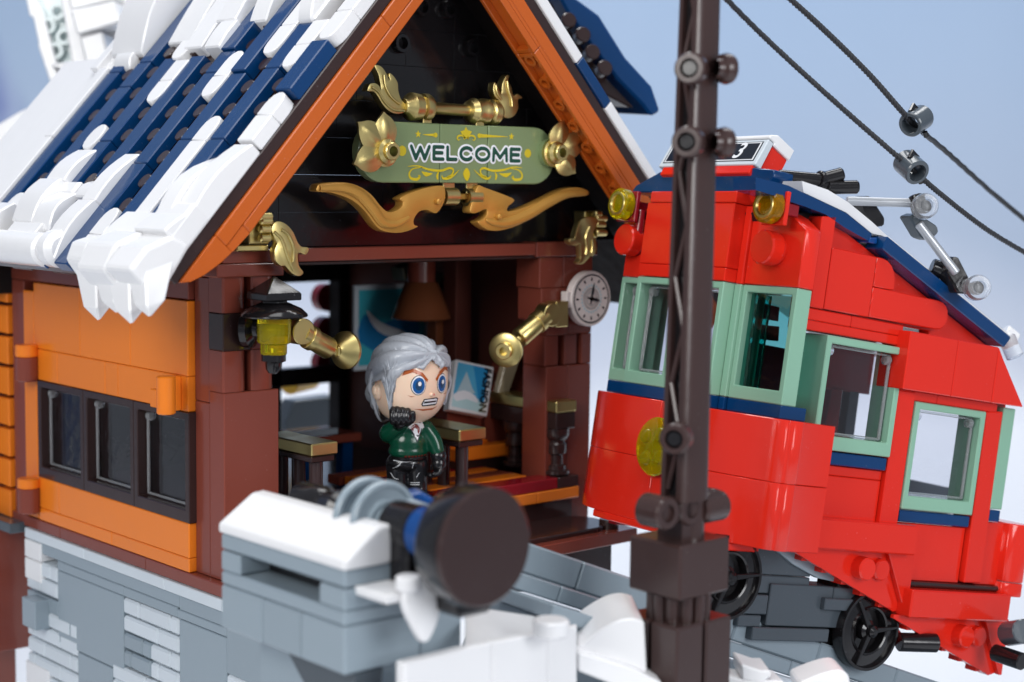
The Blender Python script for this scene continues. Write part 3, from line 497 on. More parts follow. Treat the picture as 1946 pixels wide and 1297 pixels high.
# red head above the front windows
wing = [(0, 3.62), (2.44, 3.62), (2.44, 6.25), (1.35, 6.08), (.6, 5.8), (0, 5.42)]
tp('front_head', wing, 0, .66, RED, axis='X', smooth=True); brick('front_head', -.58, 1, 2.74, 7.12, 3.62, 4.05, RED, T); brick('front_head', -.58, 1, 2.74, 7.12, 4.05, 6.12, RED, T, gap=.006); brick('front_head', -.6, .6, 2.7, 7.0, 6.12, 6.5, RED, T)
tp('front_head', [(8.66, 3.62), (7.42, 3.62), (7.42, 6.1), (7.9, 6.0), (8.66, 5.5)], 0, 1.05, RED, axis='X')
# round buffers and lamps
for (by, bz, lx, ly, lz) in ((1.40, 4.8, -1.0, [(-1.0, 0.81, 5.97)][0][1], [(-1.0, 0.81, 5.97)][0][2]), (8.15, 4.87, -.95, [(-0.95, 8.15, 6.0)][0][1], [(-0.95, 8.15, 6.0)][0][2])):
    bb_ = [(-0.55, 1.2, 4.75), (-0.55, 8.12, 4.84)]; bq = bb_[0] if by < 4 else bb_[1]
    rod('buffer', (-.1, bq[1] + (.0), bq[2]), (-.62, bq[1], bq[2]), .54, RED, T, seg=36, bev=.05); rod('buffer_base', (0.3, bq[1], bq[2]), (-.12, bq[1], bq[2]), .50, DRED if by > 4 else RED, T)
    brick('lamp_bracket', lx + .30, lx + .48, ly - .52, ly + .5, lz - .56, lz + .5, DRED if by > 4 else RED, T); brick('lamp_clip', lx + .48, .1, ly - .30, ly + .20, lz - .2, lz + .2, DRED, T); (rod('lamp_clip', (lx + .7, ly - .35, lz - .1), (lx + .7, ly - .35, lz - 1.2), .16, DRED, T) if by > 4 else None); lathe('lamp_reflector', [(.30, -.05), (.33, .03), (.40, .03), (.43, -.05)], (lx - .115, ly, lz), (lx - 1, ly, lz), GOLD, T, seg=36); lathe('lamp_core', [(0, .02), (.12, .0), (.14, -.2), (0, -.2)], (lx + .12, ly, lz), (lx, ly, lz), mat('orange_lens', (.75, .22, .01), rough=.2), T)
    h = lathe('headlamp', [(0, 0), (.50, 0), (.54, .05), (.54, .34), (.48, .40), (.36, .40), (.33, .36), (0, .36)], (lx + .28, ly, lz), (lx, ly, lz), YELL if by > 4 else AMBER, T, seg=36)
# yellow dish on the skirt
dc = [(-1.1, 4.15, -1.9)][0]
lathe('dish_lamp', [(0, 0), (.55, 0), (.92, .16), (.95, .22), (.9, .28), (.5, .34), (0, .36)], (-1.0, dc[1], dc[2]), (-1.5, dc[1], dc[2]), YELL, T, seg=36)
for a in range(4): lathe('dimple', [(0, .14), (.2, .12), (.26, 0), (.2, -.1), (0, -.12)], (-1.30, dc[1] + .5 * math.cos(a * math.pi / 2 + .6), dc[2] + .5 * math.sin(a * math.pi / 2 + .6)), (-1.6, dc[1] + .5 * math.cos(a * math.pi / 2 + .6), dc[2] + .5 * math.sin(a * math.pi / 2 + .6)), YELL, T, seg=18)
# destination box, pitched back on the roof
th = math.radians(24); sgn = [(-0.35, 7.01, 7.71), (-0.35, 2.75, 7.61), (-0.35, 2.36, 7.4), (-0.35, 6.71, 7.47)]
y1_, y0_ = sgn[0][1] + .1, sgn[2][1] - .05; z0_ = sgn[2][2]
MS = Matrix.Translation((-.35, 0, z0_)) @ Matrix(((math.cos(th), 0, math.sin(th), 0), (0, 1, 0, 0), (-math.sin(th), 0, math.cos(th), 0), (0, 0, 0, 1)))
def sg(name, pts, a, b, m, bev=.03): return prism(name, pts, a, b, m, T, axis='Y', bev=bev, mtx=MS)
so = sg('sign_box', [(0, -.02), (.04, .98), (.3, .98), (.3, -.02)], y0_, y1_, LGREY)
sg('sign_top', [(.02, 1.0), (.02, 1.12), (.3, 1.3), (1.15, 1.3), (1.15, .9), (.3, .9), (.3, 1.0)], y0_ - .02, y1_, WHITE); sg('sign_body', [(.31, -.02), (.31, .89), (1.12, .89), (1.12, -.35), (.9, -.9), (.2, -.45), (.2, -.03)], y0_ + .05, y1_ - .1, RED); sg('sign_body', [(-.0, -.35), (.0, -.03), (.31, -.03), (.31, -.35)], y0_ + .1, y1_ - .3, RED)
def sgframe(inset, dx, m):
    a, b = y0_ + inset, y1_ - inset; c, d = .02 + inset * .62, .98 - inset * .62
    return sg('sign_print', [(-.006 - dx + .04 * c, c), (-.006 - dx + .04 * d, d), (.0 - dx + .04 * d, d), (.0 - dx + .04 * c, c)], a, b, m, bev=0)
sgframe(.16, .0, INKB); sgframe(.21, .008, INKW); sgframe(.27, .016, INKB)
tm = textmesh('3', .85, .004, .012); tm.transform(Matrix.Rotation(math.radians(-10) * 0, 4, 'Z')); sh = Matrix(((1, .25, 0, 0), (0, 1, 0, 0), (0, 0, 1, 0), (0, 0, 0, 1))); tm.transform(sh)
pos3 = [(-0.35, 3.32, 7.99)][0]
tm.transform(MS @ Matrix.Translation((-.015, pos3[1], .50)) @ Matrix(((0, .04, -1, 0), (-1, 0, 0, 0), (0, 1, 0, 0), (0, 0, 0, 1)))); link('number', tm, INKW, T)
# roof: profiles in the x-z plane
wu = [(-1.03, 6.8), (-0.47, 6.87), (0.11, 6.92), (1.25, 6.85), (2.21, 6.62), (3.38, 6.19), (3.99, 5.93), (10.72, 3.52)]; wl_ = [(-1.02, 6.71), (-0.44, 6.7), (0.24, 6.59), (1.33, 6.42), (2.18, 6.29), (3.45, 5.83), (3.97, 5.83), (10.69, 3.39)]
nu = [(-1.98, 6.65), (-1.2, 6.66), (-0.62, 6.65), (0.05, 6.54), (1.14, 6.37), (1.98, 6.24), (3.24, 5.78)]; nd = [(-1.91, 6.28), (-1.12, 6.25), (-0.53, 6.19), (0.2, 6.14), (1.12, 6.05), (1.98, 5.79), (3.22, 5.52)]
wt = wu
tp('roof_shell', wu[2:7] + wl_[2:7][::-1], .6, 8.2, WHITE, axis='Y', smooth=True, bev=.0); tp('roof_shell', wu[6:] + wl_[6:][::-1], .6, 8.2, WHITE, axis='Y', bev=.0); tp('roof_rim', nu + nd[::-1], .4, 1.4, NAVY, axis='Y', smooth=True, bev=.0)
tp('roof_under', [(x, z_ - .35) for x, z_ in wl_[2:7]] + [(x - .1, z_ - .7) for x, z_ in wl_[2:7][::-1]], 1.5, 8.2, NAVY, axis='Y', bev=0)
n2 = [(3.65, 5.78), (10.32, 3.36), (10.01, 2.98), (3.51, 5.35)]
tp('roof_rim', n2, .1, .9, NAVY, axis='Y'); tp('roof_clip', [(3.14, 5.65), (3.47, 5.7), (3.51, 5.5), (3.13, 5.48)], .35, 1.2, BLUE, axis='Y')
tp('roof_core', [(-.1, 5.9), (1.6, 6.2), (3.4, 5.4), (10.6, 2.6), (10.3, 2.2), (3.3, 4.8), (1.5, 5.6), (0, 5.6)], 1.0, 8.2, BLACK, axis='Y')
tp('roof_front', [(1.8, 6.52), (1.4, 6.95), (1.4, 7.2), (2.6, 7.3), (4.5, 7.35), (7, 7.2), (8.2, 6.75), (8.4, 6.5)], -.35, .5, NAVY, axis='X', smooth=True)
for k in range(4): brick('roof_plate', -.3, .3, 2.2 + 1.5 * k, 3.3 + 1.5 * k, 6.5, 6.9, NAVY, T)
# ---- side walls
tp('side_wall', [(1.0, 3.1), (1.0, 5.95), (1.6, 6.05), (10.5, 2.8), (11.4, 1.2), (11.4, .9), (7, .9), (7, 3.1)], .8, 1.3, RED, axis='Y')
tp('side_block', [(1.0, 3.14), (1.0, 5.97), (1.6, 6.08), (1.6, 3.14)], .4, 1.3, RED, axis='Y'); tp('side_block', [(1.62, 5.1), (1.62, 6.05), (4.4, 4.9), (4.4, 4.7), (3.6, 5.1)], .95, 1.3, RED, axis='Y')
brick('side_block', 1.61, 3.62, .38, 1.0, 3.15, 5.1, RED, T)
tp('side_block', [(3.63, 4.15), (3.63, 5.1), (3.9, 5.1)] + [(3.9 + .68 * math.sin(a), 4.42 + .68 * math.cos(a)) for a in (.35, .7, 1.05, 1.4)] + [(4.6, 4.15)], .38, 1.0, RED, axis='Y', smooth=True)
tp('side_block', [(3.63, 3.17), (3.63, 4.13), (6.75, 4.13)] + [(6.85 + .48 * math.sin(a), 3.65 + .48 * math.cos(a)) for a in (.3, .7, 1.1, 1.57, 2.0, 2.4, 2.8)] + [(6.75, 3.17)], .38, 1.0, RED, axis='Y', smooth=True)
for x0, x1, z0, z1 in ((1.0, 3.0, 2.75, 3.12), (3.0, 5.42, 2.75, 3.12), (1.0, 5.42, 2.43, 2.75)): brick('lintel', x0, x1, .5, 1.3, z0, z1, RED, T)
db = [(5.22, 2.87), (7.56, 2.88), (9.62, 2.92), (5.52, 1.06), (11.32, 1.01)]; 
for x0, x1 in ((db[0][0], db[1][0]), (db[1][0], db[2][0])): brick('side_block', x0, x1, .0, 1.2, 1.05, 2.95, RED, T)
tp('side_block', [(db[2][0] + .01, 1.05), (db[2][0] + .01, 2.95), (db[2][0] + .3, 2.6), (db[4][0], 1.07)], .0, 1.2, RED, axis='Y'); tp('side_block', [(10.2, 2.3), (10.6, 2.7), (11.6, 2.1), (11.8, 1.0), (10.3, 1.0)], 1.2, 1.6, RED, axis='Y')
for x0, x1 in ((5.52, 7.5), (7.5, 10.6)): brick('lintel', x0, x1, .5, 1.3, .73, 1.07, RED, T)
windowframe('window', 1.93, 5.50, -1.2, 2.38, .38, 1.4, 'Y', SAND, T, bw=.24, fz=.45, pane=PANE, depth_pane=.35); windowframe('window', 6.40, 9.94, -2.83, .73, .40, 1.4, 'Y', SAND, T, bw=.24, fz=.45, pane=PANE, depth_pane=.35)
brick('window_cheek', 1.95, 2.1, 1.4, 1.9, -1.2, 2.38, SAND, T)
brick('sill_band', 1.95, 5.45, .44, 1.4, -1.66, -1.24, NAVY, T); brick('sill_band', 6.42, 9.92, .46, 1.7, -3.26, -2.87, NAVY, T)
brick('side_panel', 5.52, 6.39, .46, 1.3, -3.35, 1.02, RED, T)
for x0, x1, z0, z1 in ((1.9, 2.6, -3.4, -1.67), (2.6, 5.5, -3.4, -2.0), (2.6, 5.5, -2.0, -1.67)): brick('side_panel', x0, x1, .62, 1.3, z0, z1, RED, T)
brick('side_panel', 1.2, 1.95, .45, 1.3, -4.3, -.5, RED, T, gap=.0); brick('side_panel', 6.4, 9.97, .62, 1.3, -5.2, -3.28, RED, T)
tpz = [(9.98, 0.74), (10.82, 0.82), (10.89, -5.11), (10.02, -5.14)]
tp('side_post', tpz, .42, 1.3, RED, axis='Y'); brick('side_panel', 10.7, 12.0, .6, 1.5, -5.2, -3.0, RED, T)
brick('window_frame', 10.82, 11.45, .4, 2.0, -2.55, .98, SAND, T); brick('sill_band', 10.85, 11.4, .4, 2.0, -2.98, -2.57, NAVY, T)
rear = [(11.9, .35), (12.2, .15), (12.7, .1), (13.2, .5), (13.2, 2), (11.9, 2)]
tp('rear_panel', rear, -5.0, -2.98, RED, smooth=True); tp('rear_panel', rear, -5.5, -5.03, RED, smooth=True); rod('rear_rail', (7.4, .55, -5.3), (12.4, .55, -5.3), .1, DBROWN, T)
# ledges and triangular skirts
lg = [(1.41, -3.31), (6.93, -3.33), (6.87, -4.29), (7.15, -5.4), (12.11, -5.4), (12.12, -6.35)]; brick('ledge', lg[0][0], lg[1][0], .0, 1.3, lg[2][1], lg[0][1], RED, T, bev=.05); brick('ledge', lg[3][0] - .1, lg[4][0], .0, 1.3, lg[5][1], lg[3][1], RED, T, bev=.05)
for x0, zt in ((1.5, -4.36), (6.8, -6.45)):
    tp('skirt', [(x0, zt + .0), (x0 + .02, zt + .12), (x0 + 4.0, zt + .12), (x0 + 5.25, zt - 1.78), (x0 + 4.9, zt - 1.75)], .46, .6, RED, axis='Y', bev=.01); tp('skirt', [(x0 + 4.55, zt + .12), (x0 + 5.85, zt + .12), (x0 + 5.87, zt - 1.84), (x0 + 5.72, zt - 1.84)], .40, .6, RED, axis='Y', bev=.02)
    tp('skirt_web', [(x0 + .3, zt + .12), (x0 + 5.8, zt + .12), (x0 + 5.8, zt - 1.8), (x0 + 5.4, zt - 1.9)], .6, 1.0, RED, axis='Y', bev=.01)
    rod('knob', (x0 + 3.35, .6, zt - .48), (x0 + 3.35, .05, zt - .48), .38, RED, T, bev=.05); rod('knob', (x0 + 4.25, .7, zt - .5), (x0 + 4.25, .25, zt - .5), .36, RED, T, bev=.05)
    for k in range(5): brick('step', x0 + .9 + k * .95, x0 + 1.8 + k * .95, .62, 1.1, zt - .42 - .34 * k, zt - .1 - .34 * k, RED, T, bev=.01)
# far side, seats
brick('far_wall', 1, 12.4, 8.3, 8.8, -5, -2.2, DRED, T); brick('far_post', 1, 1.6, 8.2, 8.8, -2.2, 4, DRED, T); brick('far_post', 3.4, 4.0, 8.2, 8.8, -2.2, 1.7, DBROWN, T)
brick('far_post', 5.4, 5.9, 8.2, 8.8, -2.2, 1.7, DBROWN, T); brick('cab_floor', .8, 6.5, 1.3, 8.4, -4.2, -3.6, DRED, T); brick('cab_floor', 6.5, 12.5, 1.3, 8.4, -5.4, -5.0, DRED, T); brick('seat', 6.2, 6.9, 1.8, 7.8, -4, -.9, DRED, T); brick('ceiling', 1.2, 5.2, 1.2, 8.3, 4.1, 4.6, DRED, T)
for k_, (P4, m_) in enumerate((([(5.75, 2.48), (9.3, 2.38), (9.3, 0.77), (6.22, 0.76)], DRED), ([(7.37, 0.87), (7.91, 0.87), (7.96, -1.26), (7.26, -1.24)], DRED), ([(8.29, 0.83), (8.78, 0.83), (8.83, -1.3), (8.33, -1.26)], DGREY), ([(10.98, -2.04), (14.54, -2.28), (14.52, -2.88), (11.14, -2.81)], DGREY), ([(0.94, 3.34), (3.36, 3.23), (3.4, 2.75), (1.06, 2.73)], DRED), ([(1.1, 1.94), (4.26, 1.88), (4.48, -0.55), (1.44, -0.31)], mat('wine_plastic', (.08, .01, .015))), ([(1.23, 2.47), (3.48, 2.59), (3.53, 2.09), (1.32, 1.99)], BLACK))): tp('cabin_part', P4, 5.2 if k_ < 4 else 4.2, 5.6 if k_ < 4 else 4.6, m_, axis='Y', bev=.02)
# ---- bogies and wheels
def wheel(cx_, cy_, cz_, r):
    w = lathe('wheel', [(0, -.3), (.54 * r, -.3), (.56 * r, .0), (.60 * r, .03), (.63 * r, -.04), (.90 * r, -.07), (.93 * r, .05), (r, .05), (1.01 * r, -.02), (1.01 * r, -.4), (0, -.42)], (cx_, cy_, cz_), (cx_, cy_ - 1, cz_), BLACK, T, seg=56)
    lathe('hub', [(0, .26), (.10, .26), (.20, .18), (.22, .02), (.34, -.05), (.36, -.32)], (cx_, cy_, cz_), (cx_, cy_ - 1, cz_), BLACK, w, seg=20)
    for k in range(3):
        a = .12 + k * 2 * math.pi / 3; d = Vector((math.cos(a), 0, math.sin(a))); nn_ = Vector((-d.z, 0, d.x)); c0 = Vector((cx_, cy_, cz_))
        polyobj('spoke', [c0 + d * .15 + nn_ * .10 + Vector((0, -.09, 0)), c0 + d * .93 * r + nn_ * .045 + Vector((0, -.09, 0)), c0 + d * .93 * r - nn_ * .045 + Vector((0, -.09, 0)), c0 + d * .15 - nn_ * .10 + Vector((0, -.09, 0))], Vector((0, .22, 0)), BLACK, w, .02)
wheel(-.45, .75, -5.45, 1.32); wheel(6.1, .75, -6.95, 1.32); wheel([(4.35, -5.99)][0][0] * 0 + [(1.71, -6.17)][0][0], 5.5, [(1.71, -6.17)][0][1], 1.32)
for a in ((.4, 3.4, 1.1, 2, -5.35, -4.3), (.4, 3.4, 1.1, 2, -5.95, -5.37), (.4, 1.6, 1.0, 2, -6.6, -5.97), (.4, 1.4, 1.0, 2, -7.0, -6.62), (1.62, 5.5, 1.0, 2, -6.95, -5.6), (1.0, 4.4, .9, 2, -7.4, -6.97), (4.4, 6.2, .95, 2, -6.3, -5.6)):
    brick('bogie_block', *a[:2], a[2], a[3], a[4], a[5], DGREY, T)
brick('bogie_block', 2.6, 7.4, 1.3, 3, -8.4, -6.3, BLACK, T); brick('bogie_block', 4.6, 7.6, 1.0, 2, -6.2, -5.4, BLACK, T); brick('bogie_block', 3.9, 5.2, .8, 1.2, -6.35, -5.95, DGREY, T); prism('fairing', [(1.3, -4.4), (5, -4.4), (5, -5.5), (3.6, -5.35), (2.4, -4.95)], .95, 1.2, GREY, T, bev=.02); rod('axle', (7.6, .8, -7.3), (8.9, .3, -7.2), .32, BLACK, T); rod('coupler', (7.0, 1.2, -6.6), (7.9, 1.2, -7.3), .3, RED, T)
rod('coupler', [(11.63, -0.4, -6.68)][0], [(11.23, -1.34, -6.39)][0], .42, DGREY, T); rod('coupler', [(11.34, -0.19, -7.37)][0], [(11.32, -1.4, -7.41)][0], .3, BLACK, T)
# ---- pantograph on the roof
def R_(name, a, b, r, m, **k): return rod(name, a, b, r, m, T, **k)
pg = [(0.22, 1.83, 7.12), (1.34, 1.05, 7.19), (1.9, 0.67, 7.48), (1.53, 0.92, 6.97), (2.34, 0.37, 7.13), (1.36, 1.04, 7.02)]
R_('roof_pipe', pg[0], pg[1], .2, BLACK); R_('roof_pipe', pg[1], pg[2], .22, BLACK, bev=.06); R_('roof_pipe', (Vector(pg[1]) - Vector((.1, 0, 0))), (Vector(pg[1]) + Vector((.45, 0, .06))), .27, BLACK); R_('roof_pipe', pg[5], pg[3], .2, BLACK); R_('roof_pipe', pg[3], pg[4], .22, BLACK, bev=.06)
pa = [(3.51, 1.99, 6.89), (5.3, 0.76, 7.13), (5.5, 0.62, 7.01), (5.82, 0.41, 6.07), (6.57, -0.1, 5.28), (6.74, -0.21, 5.05), (6.33, 0.07, 5.12), (7.14, -0.47, 4.43), (4.12, 1.57, 6.82), (4.49, 1.33, 6.43), (5.34, 0.73, 7.38), (5.52, 0.61, 6.49), (6.01, 0.28, 6.14)]
R_('pantograph_arm', pa[0], pa[1], .15, SILVER); R_('pantograph_arm', pa[11], pa[5], .15, SILVER); R_('pantograph_joint', pa[10], (Vector(pa[10]) + Vector((.1, -.2, -.5))), .26, BLACK); polyobj('pantograph_joint', [(5.26, 0.79, 6.67), (5.48, 0.64, 6.83), (6.06, 0.24, 6.5), (6.12, 0.2, 6.3), (5.94, 0.33, 5.99), (5.68, 0.51, 6.05)], Vector((0, .5, 0)), DGREY, T)
polyobj('pantograph_joint', [(4.21, 2.12, 7.08), (4.52, 1.9, 7.24), (5.0, 1.57, 6.57), (5.02, 1.57, 6.31), (4.79, 1.73, 6.23), (4.38, 2.01, 6.64)], Vector((0, .6, 0)), BLACK, T); polyobj('pantograph_joint', [(6.6, -0.12, 5.55), (6.73, -0.21, 5.61), (7.17, -0.5, 4.87), (7.16, -0.49, 4.43), (6.88, -0.3, 4.42), (6.49, -0.04, 5.01)], Vector((0, .5, 0)), BLACK, T)
R_('pantograph_joint', [(6.43, 0.61, 5.19)][0], [(6.97, 0.24, 5.07)][0], .3, BLACK)
for c_ in ([(5.25, 0.18, 7.02)][0], [(6.96, -0.96, 4.65)][0]):
    c_ = Vector(c_); lathe('pantograph_roller', [(0, -.35), (.3, -.35), (.42, -.3), (.42, -.2), (.34, -.12), (.34, -.05), (.42, .02), (.42, .12), (.36, .3), (.2, .32), (.2, .2), (0, .2)], c_, c_ + Vector((-.6, -.75, 0)), CLEAR, T, seg=30)
    R_('pantograph_joint', c_ + Vector((.3, .38, 0)), c_ + Vector((.1, .1, 0)), .22, BLACK)
R_('rear_light', [(10.34, 0.37, 3.38)][0], [(10.69, 0.13, 2.71)][0], .3, CLEAR); R_('roof_knob', [(11.03, 1.1, 3.56)][0], [(11.39, 0.86, 3.29)][0], .35, WHITE)
# ================================================================ sloping track wall
KM = TM @ Matrix.Translation((0, 0, 0)); th2 = math.atan(.214); kp = [(-3.98, -5.66), (-7.62, -4.88)]
KW = thing('track_wall', 'blue grey wall of smooth slabs running downhill under the red tram car', 'wall', mtx=TM @ Matrix.Translation((kp[0][0], 1.2, kp[0][1])) @ Matrix.Rotation(th2, 4, 'Y'))
kc = [-4.4, -1.8, 2.2, 4.7, 8.6, 12.5, 16.4, 21]
for a, b in zip(kc, kc[1:]): brick('slab', a, b, 0, 1.3, -.86, 0, GREY, KW, bev=.06)
kc = [-4.4, -2.5, -.2, 3.4, 7.3, 11.2, 15, 21]
for a, b in zip(kc, kc[1:]): brick('slab', a, b, -.25, 1.3, -1.36, -.86, GREY, KW, bev=.05)
for a, b in ((-4.4, 1.7), (1.7, 4), (4, 10), (10, 21)): brick('ledge_slab', a, b, -2.6, 0, -1.8, -1.38, LGREY if a in (4,) else GREY, KW, bev=.05)
brick('core', -4.2, 21, -2.5, 1.2, -7, -1.8, GREY, KW)
# small plates of track seen between porch and car
brick('track_plate', -2.2, 4, 2.0, 3.2, -.7, -.25, GREY, KW); brick('track_plate', -1.8, 4, 2.1, 3.2, -1.1, -.7, GREY, KW)
# ================================================================ welcome sign
YS = -2.7
WS = thing('welcome_sign', 'sage green WELCOME sign with rounded ends and yellow scrollwork on the black gable', 'sign', (9.0, YS, 11.9))
e = [(7.88, -2.7, 12.93), (7.92, -2.7, 11.0), (9.98, -2.7, 12.96), (10.03, -2.7, 10.95), (4.59, -2.7, 11.76), (13.1, -2.7, 11.92)]
xa, xb = (e[0][0] + e[1][0]) / 2, (e[2][0] + e[3][0]) / 2; zb_, zt_ = (e[1][2] + e[3][2]) / 2, (e[0][2] + e[2][2]) / 2; xl, xr = e[4][0] - .05, e[5][0] + .05; zc_ = (zb_ + zt_) / 2; rr_ = (zt_ - zb_) / 2
brick('sign_tile', xa, xb, YS, YS + .4, zb_, zt_, OLIVE, WS, bev=.03, gap=.02)
def endpoly(x_in, x_out, s):
    cxx = x_out - s * rr_; return [(x_in, zb_), (cxx, zb_)] + [(cxx + s * rr_ * math.sin(a), zc_ - rr_ * math.cos(a)) for a in [j * math.pi / 14 for j in range(1, 14)]] + [(cxx, zt_), (x_in, zt_)]
for x_in, x_out, s in ((xa - .01, xl, -1), (xb + .01, xr, 1)): prism('sign_tile', endpoly(x_in, x_out, s), YS, YS + .4, OLIVE, WS, bev=.035, smooth=True)
def ink(name, pts, m, parent=None, y=YS, t=.012): return prism(name, pts, y - t, y + .005, m, parent or WS, bev=0)
def ribbon(path, ws, n=5):
    P = [Vector(p) for p in smoothpath([tuple(p) for p in path], n)]; k = len(P); A = []; B = []
    for i, p in enumerate(P):
        t = (P[min(i + 1, k - 1)] - P[max(i - 1, 0)]); t = Vector((t.x, t.y)).normalized(); nn = Vector((-t.y, t.x)); f_ = i / (k - 1) * (len(ws) - 1); j = min(int(f_), len(ws) - 2); w = ws[j] + (ws[j + 1] - ws[j]) * (f_ - j)
        A.append(p + nn * w / 2); B.append(p - nn * w / 2)
    return [tuple(q) for q in A] + [tuple(q) for q in B[::-1]]
def ribbonobj(name, path, ws, m, parent=None, y=YS, t=.012, mtx=None):
    R2 = ribbon(path, ws); k = len(R2) // 2; bm = bmesh.new()
    va = [bm.verts.new((p[0], y - t, p[1])) for p in R2]
    for i in range(k - 1): bm.faces.new([va[i], va[i + 1], va[2 * k - 2 - i], va[2 * k - 1 - i]])
    return finish(name, bm, m, parent or WS)
lc = [(8.98, 11.96)][0]; wl = [(6.55, 12.27), (11.54, 11.67)]
LET = {'W': (1.18, [[(0, 1), (.30, 0), (.59, .92), (.88, 0), (1.18, 1)]]), 'E': (.62, [[(.62, 1), (0, 1), (0, 0), (.62, 0)], [(0, .52), (.55, .52)]]), 'L': (.58, [[(0, 1), (0, 0), (.58, 0)]]),
    'C': (.78, [[(.42 + .42 * math.cos(a) * .98, .5 + .5 * math.sin(a)) for a in [.72 + j * (2 * math.pi - 1.44) / 14 for j in range(15)]]]), 'O': (.90, [[(.45 + .45 * math.cos(a), .5 + .5 * math.sin(a)) for a in [j * 2 * math.pi / 20 for j in range(21)]]]), 'M': (.95, [[(0, 0), (0.04, 1), (.475, .22), (.91, 1), (.95, 0)]])}
tot = sum(LET[c][0] for c in 'WELCOME') + .30 * 6; kx = ((wl[1][0] - wl[0][0]) - .22) / tot; kz = (wl[0][1] - wl[1][1]) - .20; x_ = wl[0][0] + .11; zb0 = (wl[0][1] + wl[1][1]) / 2 - kz / 2
for ch in 'WELCOME':
    for rad, m_, dy, nm in ((.130, INKW, .004, 'letter_outline'), (.066, INKG, .016, 'letter')):
        bm = bmesh.new()
        for st in LET[ch][1]:
            P = [Vector((x_ + p[0] * kx, 0, zb0 + p[1] * kz)) for p in st]
            for p, q in zip(P, P[1:]): tubebm([p, q], rad, 14, bm, up=(0, 1, 0))
            for p in P: g = bmesh.ops.create_uvsphere(bm, u_segments=14, v_segments=8, radius=rad); bmesh.ops.translate(bm, verts=g['verts'], vec=p)
        me = bpy.data.meshes.new(nm); bm.to_mesh(me); bm.free(); o = bpy.data.objects.new('tmp', me); COL.objects.link(o); md = o.modifiers.new('r', 'REMESH'); md.mode = 'VOXEL'; md.voxel_size = .018; ms = o.modifiers.new('s', 'SMOOTH'); ms.iterations = 3
        dg = bpy.context.evaluated_depsgraph_get(); m2 = bpy.data.meshes.new_from_object(o.evaluated_get(dg)); bpy.data.objects.remove(o)
        for v in m2.vertices: v.co.y = YS - dy + v.co.y / rad * .012
        link(nm, m2, m_, WS, (0, 0, 0), smooth=True)
    x_ += (LET[ch][0] + .30) * kx
def star(c, r): return [(c[0] + (r if k % 2 == 0 else r * .42) * math.sin(k * math.pi / 5), c[1] + (r if k % 2 == 0 else r * .42) * math.cos(k * math.pi / 5)) for k in range(10)]
for c in [(6.95, 12.57), (11.06, 12.6)]: ink('star', star(c, .13), INKY)
for c, r in zip([(7.69, 12.56), (9.6, 12.59), (6.29, 12.01), (11.83, 12.04)], (.08, .08, .17, .15)): ink('dot', [(c[0] + r * math.sin(a), c[1] + r * math.cos(a)) for a in [k * math.pi / 8 for k in range(16)]], INKY)
ribbonobj('scroll', [(7.14, 12.56), (7.63, 12.56)], [.01, .11], INKY); ribbonobj('scroll', [(9.67, 12.59), (10.89, 12.59)], [.13, .01], INKY)
q_ = '@640,190,3.892'
ink('fleuron', closedsmooth([(9.0, 12.87), (9.08, 12.76), (9.26, 12.72), (9.16, 12.6), (9.1, 12.54), (9.13, 12.45), (9.03, 12.49), (8.92, 12.44), (8.91, 12.53), (8.85, 12.59), (8.77, 12.71), (8.94, 12.76)], 2), INKY)
for P_ in ([(8.98, 12.49), (8.83, 12.57), (8.68, 12.56), (8.62, 12.48), (8.68, 12.42), (8.75, 12.46)], [(9.07, 12.49), (9.19, 12.58), (9.34, 12.57), (9.41, 12.5), (9.35, 12.43), (9.28, 12.46)]): ribbonobj('scroll', P_, [.05, .06, .02], INKY)
ink('leaf', closedsmooth([(9.05, 11.5), (9.2, 11.29), (9.07, 11.05), (8.9, 11.29)], 3), INKY)
for P_, w_ in (([(6.53, 11.51), (6.95, 11.53), (7.41, 11.42), (7.93, 11.39), (8.28, 11.48), (8.46, 11.42), (8.4, 11.26), (8.2, 11.18)], [.02, .08, .07, .05]), ([(7.96, 11.23), (8.05, 11.13), (8.4, 11.19), (8.72, 11.43)], [.03, .10, .01]), ([(7.12, 11.49), (6.73, 11.43), (6.59, 11.28), (6.65, 11.13), (6.9, 11.09), (7.03, 11.18), (6.97, 11.22)], [.02, .07, .1, .05]), ([(7.1, 11.35), (7.3, 11.26), (7.56, 11.29)], [.02, .15, .02]), ([(7.83, 11.36), (7.77, 11.23), (7.79, 11.09)], [.02, .1, .06]),
        ([(11.57, 11.54), (11.13, 11.55), (10.7, 11.45), (10.2, 11.42), (9.83, 11.5), (9.66, 11.43), (9.72, 11.27), (9.93, 11.2)], [.02, .08, .07, .05]), ([(10.14, 11.25), (10.02, 11.15), (9.72, 11.21), (9.35, 11.45)], [.03, .10, .01]), ([(11.01, 11.51), (11.38, 11.46), (11.56, 11.32), (11.53, 11.16), (11.26, 11.12), (11.12, 11.2), (11.19, 11.24)], [.02, .07, .1, .05]), ([(11.07, 11.36), (10.82, 11.27), (10.51, 11.33)], [.02, .15, .02]), ([(10.31, 11.37), (10.38, 11.25), (10.34, 11.11)], [.02, .1, .06])):
    ribbonobj('scroll', P_, w_, INKY)
